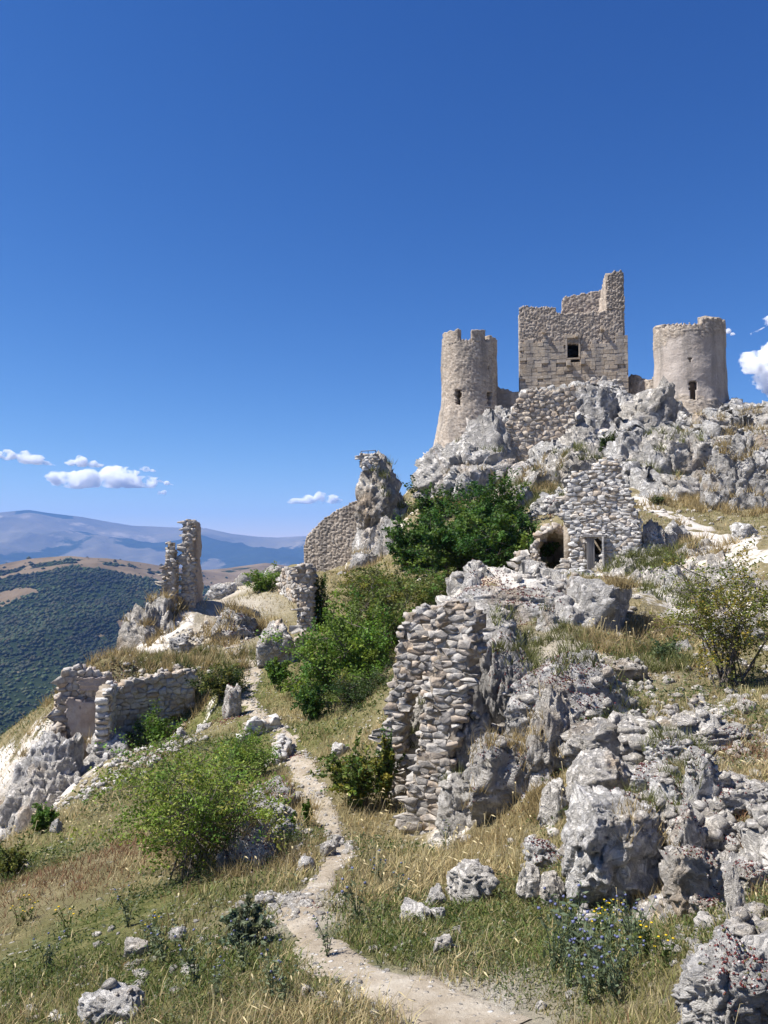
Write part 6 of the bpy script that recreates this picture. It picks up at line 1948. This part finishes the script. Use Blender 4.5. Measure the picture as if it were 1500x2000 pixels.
def scree():
    """loose white stones strewn over the turf, too many and too small to tell apart"""
    rng = np.random.default_rng(78)
    zs = [(1280, 1440, 1.4, 260), (1380, 1460, 1.2, 200), (1440, 1560, 1.0, 200), (1420, 1680, .9, 220), (1350, 1760, .7, 140), (1470, 1800, .6, 160), (1450, 1400, 1.4, 160), (1200, 1320, 1.2, 120), (1320, 1380, 1.4, 160), (1460, 1300, 1.5, 60),
          (580, 1770, .5, 130), (520, 1760, .4, 60), (640, 1650, .7, 60), (630, 1960, .5, 60), (880, 1840, .5, 50), (360, 1250, 1.2, 90), (430, 1230, 2.0, 90), (480, 1220, 2.5, 90), (420, 1170, 3, 70), (250, 1320, 3, 130), (330, 1310, 2, 70), (240, 1500, 2, 160), (290, 1470, 2, 140), (190, 1540, 1.5, 80),
          (540, 1560, 1.0, 90), (500, 1640, 1.0, 120), (1050, 1150, 3, 80), (1120, 1145, 2, 80), (1300, 1000, 4, 90), (1420, 1060, 4, 90), (1250, 1120, 2, 60), (1100, 1600, 1.2, 50), (930, 1600, .8, 110), (900, 1540, .6, 90), (1000, 1480, .7, 60), (300, 1860, 1.2, 30), (200, 1950, .8, 40), (1400, 860, 6, 120), (1480, 830, 5, 80), (1050, 960, 3, 80), (1020, 1010, 3, 60), (700, 1600, 3, 40), (820, 1150, 2, 40), (330, 1850, 2.0, 50), (1000, 1850, 1.5, 60)]
    base = [ico(1)[0] * 0.6 * (1 + rng.uniform(-0.3, 0.3, ico(1)[0].shape)) for _ in range(16)]
    quads = ico(1)[1]
    V, n = [], 0
    big = {(1280, 1440), (1380, 1460), (1440, 1560), (1420, 1680), (1350, 1760), (1470, 1800), (930, 1600), (900, 1540), (1000, 1480)}
    spots = [(hit(px, py), r, k, 1.5 if (px, py) in big else 1.0) for px, py, r, k in zs]
    for P_, w_ in ((pa, pwa),):
        for q in range(0, len(P_), 4):
            spots.append((Vector((P_[q, 0], P_[q, 1], H1(P_[q, 0], P_[q, 1]))), w_[q] * 0.75, 30, 0.42))
    for c, r, k, bigger in spots:
        if c is None: continue
        for _ in range(k):
            rr = r * math.sqrt(rng.random()); a = rng.uniform(0, 6.283)
            X, Y = c.x + rr * math.cos(a), c.y + rr * math.sin(a)
            s = surface(X, Y, c.z + 1.0 + r * 0.6)
            if s is None: continue
            sz = bigger * (0.02 + 0.09 * rng.random() ** 3) * max(0.55, min(c.y / 8.0, 3.0)) ** 0.8
            b = base[rng.integers(len(base))] * np.array([sz * rng.uniform(.8, 1.5), sz * rng.uniform(.8, 1.5), sz * rng.uniform(.5, 1.0)])
            an = rng.uniform(0, 6.28); ca, sa = math.cos(an), math.sin(an)
            b = np.stack([b[:, 0] * ca - b[:, 1] * sa, b[:, 0] * sa + b[:, 1] * ca, b[:, 2]], 1)
            V.append(b + np.array(s[0])[None] + np.array([0, 0, sz * 0.15]))
    n = len(V)
    Q = (quads[None] + (np.arange(n) * len(base[0]))[:, None, None]).reshape(-1, 3)
    o = mk('scree', np.concatenate(V), [Q], MAT['limestone_fine'], smooth=False)
    tag(o, 'loose white limestone chips strewn over turf and rock', 'stones', kind='stuff')
scree()
def tufts():
    """grass growing in pockets on the rocks"""
    rng = np.random.default_rng(79)
    sp = [(1060, 1260, 1.2, 60, 1), (1150, 1270, 1.0, 50, 1), (1010, 1290, .5, 30, 1), (1200, 1265, .8, 40, 0), (1260, 1240, 1.0, 110, 0), (1280, 1290, 1.0, 60, 1), (1095, 960, 3, 60, 1), (1060, 950, 2, 40, 0), (1000, 1000, 2, 30, 1), (775, 985, 1.5, 40, 1), (760, 945, 1.2, 30, 1), (700, 1090, 2, 40, 0),
          (250, 1305, 4, 110, 0), (330, 1300, 4, 90, 0), (380, 1300, 3, 70, 1), (460, 1190, 2, 60, 0), (300, 1170, 2, 40, 0), (280, 1200, 2, 30, 0), (1370, 960, 4, 50, 0), (1430, 970, 3, 40, 0), (1310, 870, 3, 30, 1), (1450, 880, 4, 50, 0), (1400, 820, 4, 50, 0), (1480, 830, 4, 40, 0), (900, 940, 3, 40, 0), (960, 880, 3, 30, 1),
          (1300, 1560, .4, 30, 1), (1270, 1640, .3, 25, 0), (1330, 1480, .5, 40, 1), (1040, 1450, .5, 30, 0), (905, 1480, .4, 20, 1), (820, 1420, .5, 30, 1), (560, 1560, .6, 30, 0), (520, 1640, .8, 40, 0), (1345, 1050, 2, 40, 0), (1380, 1075, 1.5, 30, 0), (1150, 1040, 1, 10, 1), (1290, 1090, 1.2, 30, 1), (1260, 1110, 1.5, 50, 1), (1000, 1600, .8, 60, 0), (1330, 1150, 1.5, 50, 1)]
    pts, kinds, ds = [], [], []
    for px, py, r, n, k in sp:
        c = sight(px, py)
        if c is None: continue
        for _ in range(n):
            rr = r * math.sqrt(rng.random()); a = rng.uniform(0, 6.283)
            s = surface(c.x + rr * math.cos(a), c.y + rr * math.sin(a), c.z + r + 0.6)
            if s is None or s[1].z < 0.3 or abs(s[0].z - c.z) > r + 0.5: continue
            pts.append(s[0][:]); kinds.append(k); ds.append(c.y)
    pts = np.array(pts); kinds = np.array(kinds); ds = np.array(ds)
    nb = 22
    idx = np.repeat(np.arange(len(pts)), nb); m = len(idx)
    D = ds[idx]
    P = pts[idx] + np.concatenate([rng.normal(0, 1, (m, 2)) * np.clip(0.02 + D * 0.003, 0.03, 0.25)[:, None], np.full((m, 1), -0.03)], 1)
    h = rng.uniform(0.4, 1.2, m) * np.clip(0.12 + 0.012 * D, 0.15, 0.7)
    wid = np.clip(0.0012 * D, 0.004, 0.06)
    a = rng.uniform(0, 6.283, m); lean = rng.uniform(0.2, 0.9, m) * h
    b = rng.uniform(0, 3.14, m)
    o0 = np.stack([np.cos(b) * wid, np.sin(b) * wid, wid * 0], 1)
    V = np.stack([P - o0 * .5, P + o0 * .5, P + np.stack([np.cos(a) * lean, np.sin(a) * lean, h], 1)], 1).reshape(-1, 3)
    T = np.arange(m * 3).reshape(-1, 3)
    pal = np.array([(0.36, 0.28, 0.14), (0.15, 0.16, 0.055)])
    c = pal[kinds][idx] * rng.uniform(0.65, 1.3, (m, 1)) * rng.uniform(0.8, 1.2, (len(pts), 1))[idx]
    o = mk('tuft_grass', V, [T], MAT['grass_blade'], smooth=False, col=np.repeat(c, 3, 0))
    tag(o, 'grass tufts rooted in pockets of the rocks', 'grass', kind='stuff')
tufts()
# blue thistles and yellow flowers: each plant a thing with stems and heads
def make_flower(name, seed, head_col, n, h, spread, leafcol, hr, spiky):
    rng = np.random.default_rng(seed)
    root = empty(name, (0, 0, 0))
    segs, tips = [], []
    for k in range(n):
        tip = np.array([rng.normal(0, spread), rng.normal(0, spread), h * rng.uniform(0.65, 1.1)])
        mid = np.array([tip[0] * 0.3, tip[1] * 0.3, tip[2] * 0.55])
        segs += [((0, 0, -0.03), mid, 0.004, 0.003), (mid, tip, 0.003, 0.002)]
        tips.append(tip)
    V, Q = tubes(segs, 4)
    mk('stem', V, [Q], MAT['leaf'], root, col=np.tile(np.array(leafcol) * 0.9, (len(V), 1)))
    P = np.concatenate([np.array([s[0] + (np.array(s[1]) - np.array(s[0])) * rng.random() + rng.normal(0, 0.02, 3) for s in segs]) for _ in range(7)])
    V, Q = leaf_cards(P, 0.055, rng, 0.5, 0.3)
    mk('leaves', V, [Q], MAT['leaf'], root, smooth=False, col=tint(rng, len(V), leafcol, 0.2, 0.1))
    for tip in tips:
        d, T = ico(2)
        if spiky:
            f = 1 + 0.9 * (rng.random(len(d)) ** 2)
            W = d * hr * f[:, None] * np.array([1, 1, 0.8])
        else:
            W = d * hr * np.array([1.3, 1.3, 0.45])
        mk('flower_head', W + tip, [T], MAT['flower'], root, smooth=False, col=tint(rng, len(W), head_col, 0.25, 0.1))
    return root
def copy_tree(o, parent=None):
    c = o.copy(); COL.objects.link(c)
    if parent is not None: c.parent = parent
    for ch in list(o.children): copy_tree(ch, c)
    return c
def plant_all(proto, spots, label, cat, group, seed, ways=None):
    rng = np.random.default_rng(seed)
    for i, (px, py) in enumerate(spots):
        c = hit(px, py)
        o = proto if i == 0 else copy_tree(proto)
        s = surface(c.x, c.y, c.z + 1)
        o.location = s[0] if s else c
        o.rotation_euler = (0, 0, rng.uniform(0, 6.28))
        k = rng.uniform(0.75, 1.25); o.scale = (k, k, k)
        tag(o, (label % ways[i]) if ways else label, cat, group)
thistle = make_flower('thistle', 31, (0.15, 0.165, 0.30), 7, 0.34, 0.10, (0.15, 0.19, 0.11), 0.0075, True)
plant_all(thistle, [(1100, 1880), (1130, 1860), (1160, 1900), (1190, 1870), (1215, 1910), (1240, 1880), (1175, 1940), (1145, 1960), (1205, 1960), (1230, 1845), (1110, 1930), (1080, 1900)], 'spiny blue thistle in the patch beside the corner outcrop', 'thistle', 'blue thistle patch near the corner outcrop', 1)
thistle2 = make_flower('thistle', 32, (0.16, 0.175, 0.29), 6, 0.36, 0.09, (0.15, 0.18, 0.10), 0.008, True)
plant_all(thistle2, [(300, 1870), (285, 1855), (320, 1885), (420, 1960), (530, 1960), (560, 1970), (380, 1930), (250, 1810), (90, 1900), (640, 1870), (475, 1900)], 'blue thistle scattered in the meadow left of the path', 'thistle', 'blue thistles left of the path', 2)
thistle3 = make_flower('thistle', 33, (0.16, 0.175, 0.29), 5, 0.40, 0.08, (0.15, 0.18, 0.10), 0.009, True)
plant_all(thistle3, [(735, 1720), (745, 1735), (775, 1760), (590, 1640), (585, 1655), (560, 1660), (870, 1660), (700, 1800)], 'blue thistle in the grass along the path bend', 'thistle', 'blue thistles along the path bend', 3)
yel = make_flower('yellow_flower', 34, (0.75, 0.52, 0.02), 5, 0.22, 0.07, (0.11, 0.15, 0.04), 0.008, False)
plant_all(yel, [(1190, 1810), (1215, 1800), (1185, 1830), (1300, 1890), (1170, 1835), (1260, 1870)], 'small yellow flower in the grass below the biggest near boulder', 'flower', 'yellow flowers below the near boulders', 4)
yel2 = make_flower('yellow_flower', 35, (0.75, 0.52, 0.02), 4, 0.25, 0.07, (0.11, 0.15, 0.04), 0.009, False)
plant_all(yel2, [(45, 1800), (60, 1795), (35, 1808), (300, 1825), (130, 1830)], 'small yellow flower in the meadow at the left margin', 'flower', 'yellow flowers at the left margin', 5)

# ------------------------------------------------------------------ clouds beyond the air, and the air
def cloud(label, blobs, D, depth, seed):
    """blobs: (photo x, y, radius px); a closed body of vapour, flat underneath"""
    rng = np.random.default_rng(seed)
    IV, IT = ico(5)
    C = np.array([tuple(at(a, b, D)) for a, b, r in blobs]); R = np.array([r * mpp(D) for a, b, r in blobs])
    C[:, 1] += rng.uniform(-0.4, 0.4, len(C)) * depth
    c0 = (C * R[:, None]).sum(0) / R.sum()
    ext = np.array([max(np.ptp(C[:, 0]) / 2 + R.mean(), 1), depth, max(np.ptp(C[:, 2]) / 2 + R.mean(), 1)])
    d = IV * ext[None]; d = d / np.linalg.norm(d, axis=1)[:, None]
    best = np.full(len(d), 0.02 * ext.max())
    for c, r in zip(C, R):
        oc = c - c0
        b = d @ oc; disc = b * b - (oc @ oc - r * r)
        far = np.where(disc > 0, b + np.sqrt(np.maximum(disc, 0)), 0)
        best = np.maximum(best, far)
    P = d * best[:, None]
    rm = R.mean()
    P = P * (1 + (fbm(P / rm * 1.2, 4, seed) * 0.30 + (0.5 - np.abs(fbm(P / rm * 2.6, 4, seed + 3, 0.6))) * 0.26 - 0.1)[:, None])
    P = P * np.array([0.95, 0.95, 0.80])
    lo = P[:, 2].min() * 0.62
    P[:, 2] = np.where(P[:, 2] < lo, lo + (P[:, 2] - lo) * 0.25, P[:, 2])
    o = mk('cloud', P, [IT], MAT['cloud_vapour'], loc=Vector(c0))
    tag(o, label, 'cloud', 'small fair weather clouds')
cloud('long flat white cloud, lowest and widest of those above the mountains', [(110, 935, 22), (140, 940, 26), (175, 938, 28), (215, 930, 30), (250, 936, 28), (285, 945, 18)], 19000, 500, 1)
cloud('white streak of cloud touching the edge of the sky above the tallest mountain', [(-20, 884, 12), (15, 887, 15), (45, 892, 16), (75, 902, 15), (102, 910, 8)], 20000, 400, 2)
cloud('small humped cloud directly above the long flat one', [(138, 904, 9), (160, 902, 14), (182, 908, 11), (200, 911, 5)], 20500, 300, 3)
cloud('tiny thin cloud to the right above the long flat one', [(272, 914, 5), (285, 916, 8), (298, 920, 5)], 21000, 200, 4)
cloud('wispy scrap of cloud just past the end of the long flat one', [(310, 938, 4), (324, 943, 6), (336, 948, 3)], 21000, 200, 5)
cloud('small round puff of cloud under the end of the long flat one', [(311, 963, 5), (320, 962, 6)], 21000, 160, 6)
cloud('low white cloud beside the tall pointed rock', [(575, 980, 9), (600, 976, 13), (625, 972, 15), (650, 976, 12), (665, 982, 7)], 22000, 350, 7)
cloud('big bright cumulus cloud beside the broad round tower', [(1465, 715, 20), (1490, 700, 30), (1530, 690, 48), (1500, 745, 28), (1545, 755, 50), (1590, 700, 60)], 18000, 700, 8)
cloud('small cloud shred above the big cumulus', [(1475, 655, 7), (1497, 625, 12), (1520, 630, 16)], 18500, 300, 9)
cloud('faint wisp of cloud touching the side of the broad round tower', [(1424, 645, 6), (1430, 655, 5)], 19000, 150, 10)

def haze():
    x0, x1, y0, y1, z0, z1 = -13800, 13800, -700, 15400, -380, 800
    V = [(x0, y0, z0), (x1, y0, z0), (x1, y1, z0), (x0, y1, z0), (x0, y0, z1), (x1, y0, z1), (x1, y1, z1), (x0, y1, z1)]
    Fc = [(0, 3, 2, 1), (4, 5, 6, 7), (0, 1, 5, 4), (1, 2, 6, 5), (2, 3, 7, 6), (3, 0, 4, 7)]
    o = mk('haze', V, [np.array(Fc)], MAT['hazy_air'], smooth=False)
    tag(o, 'pale blue summer haze filling the valley', kind='stuff')
haze()
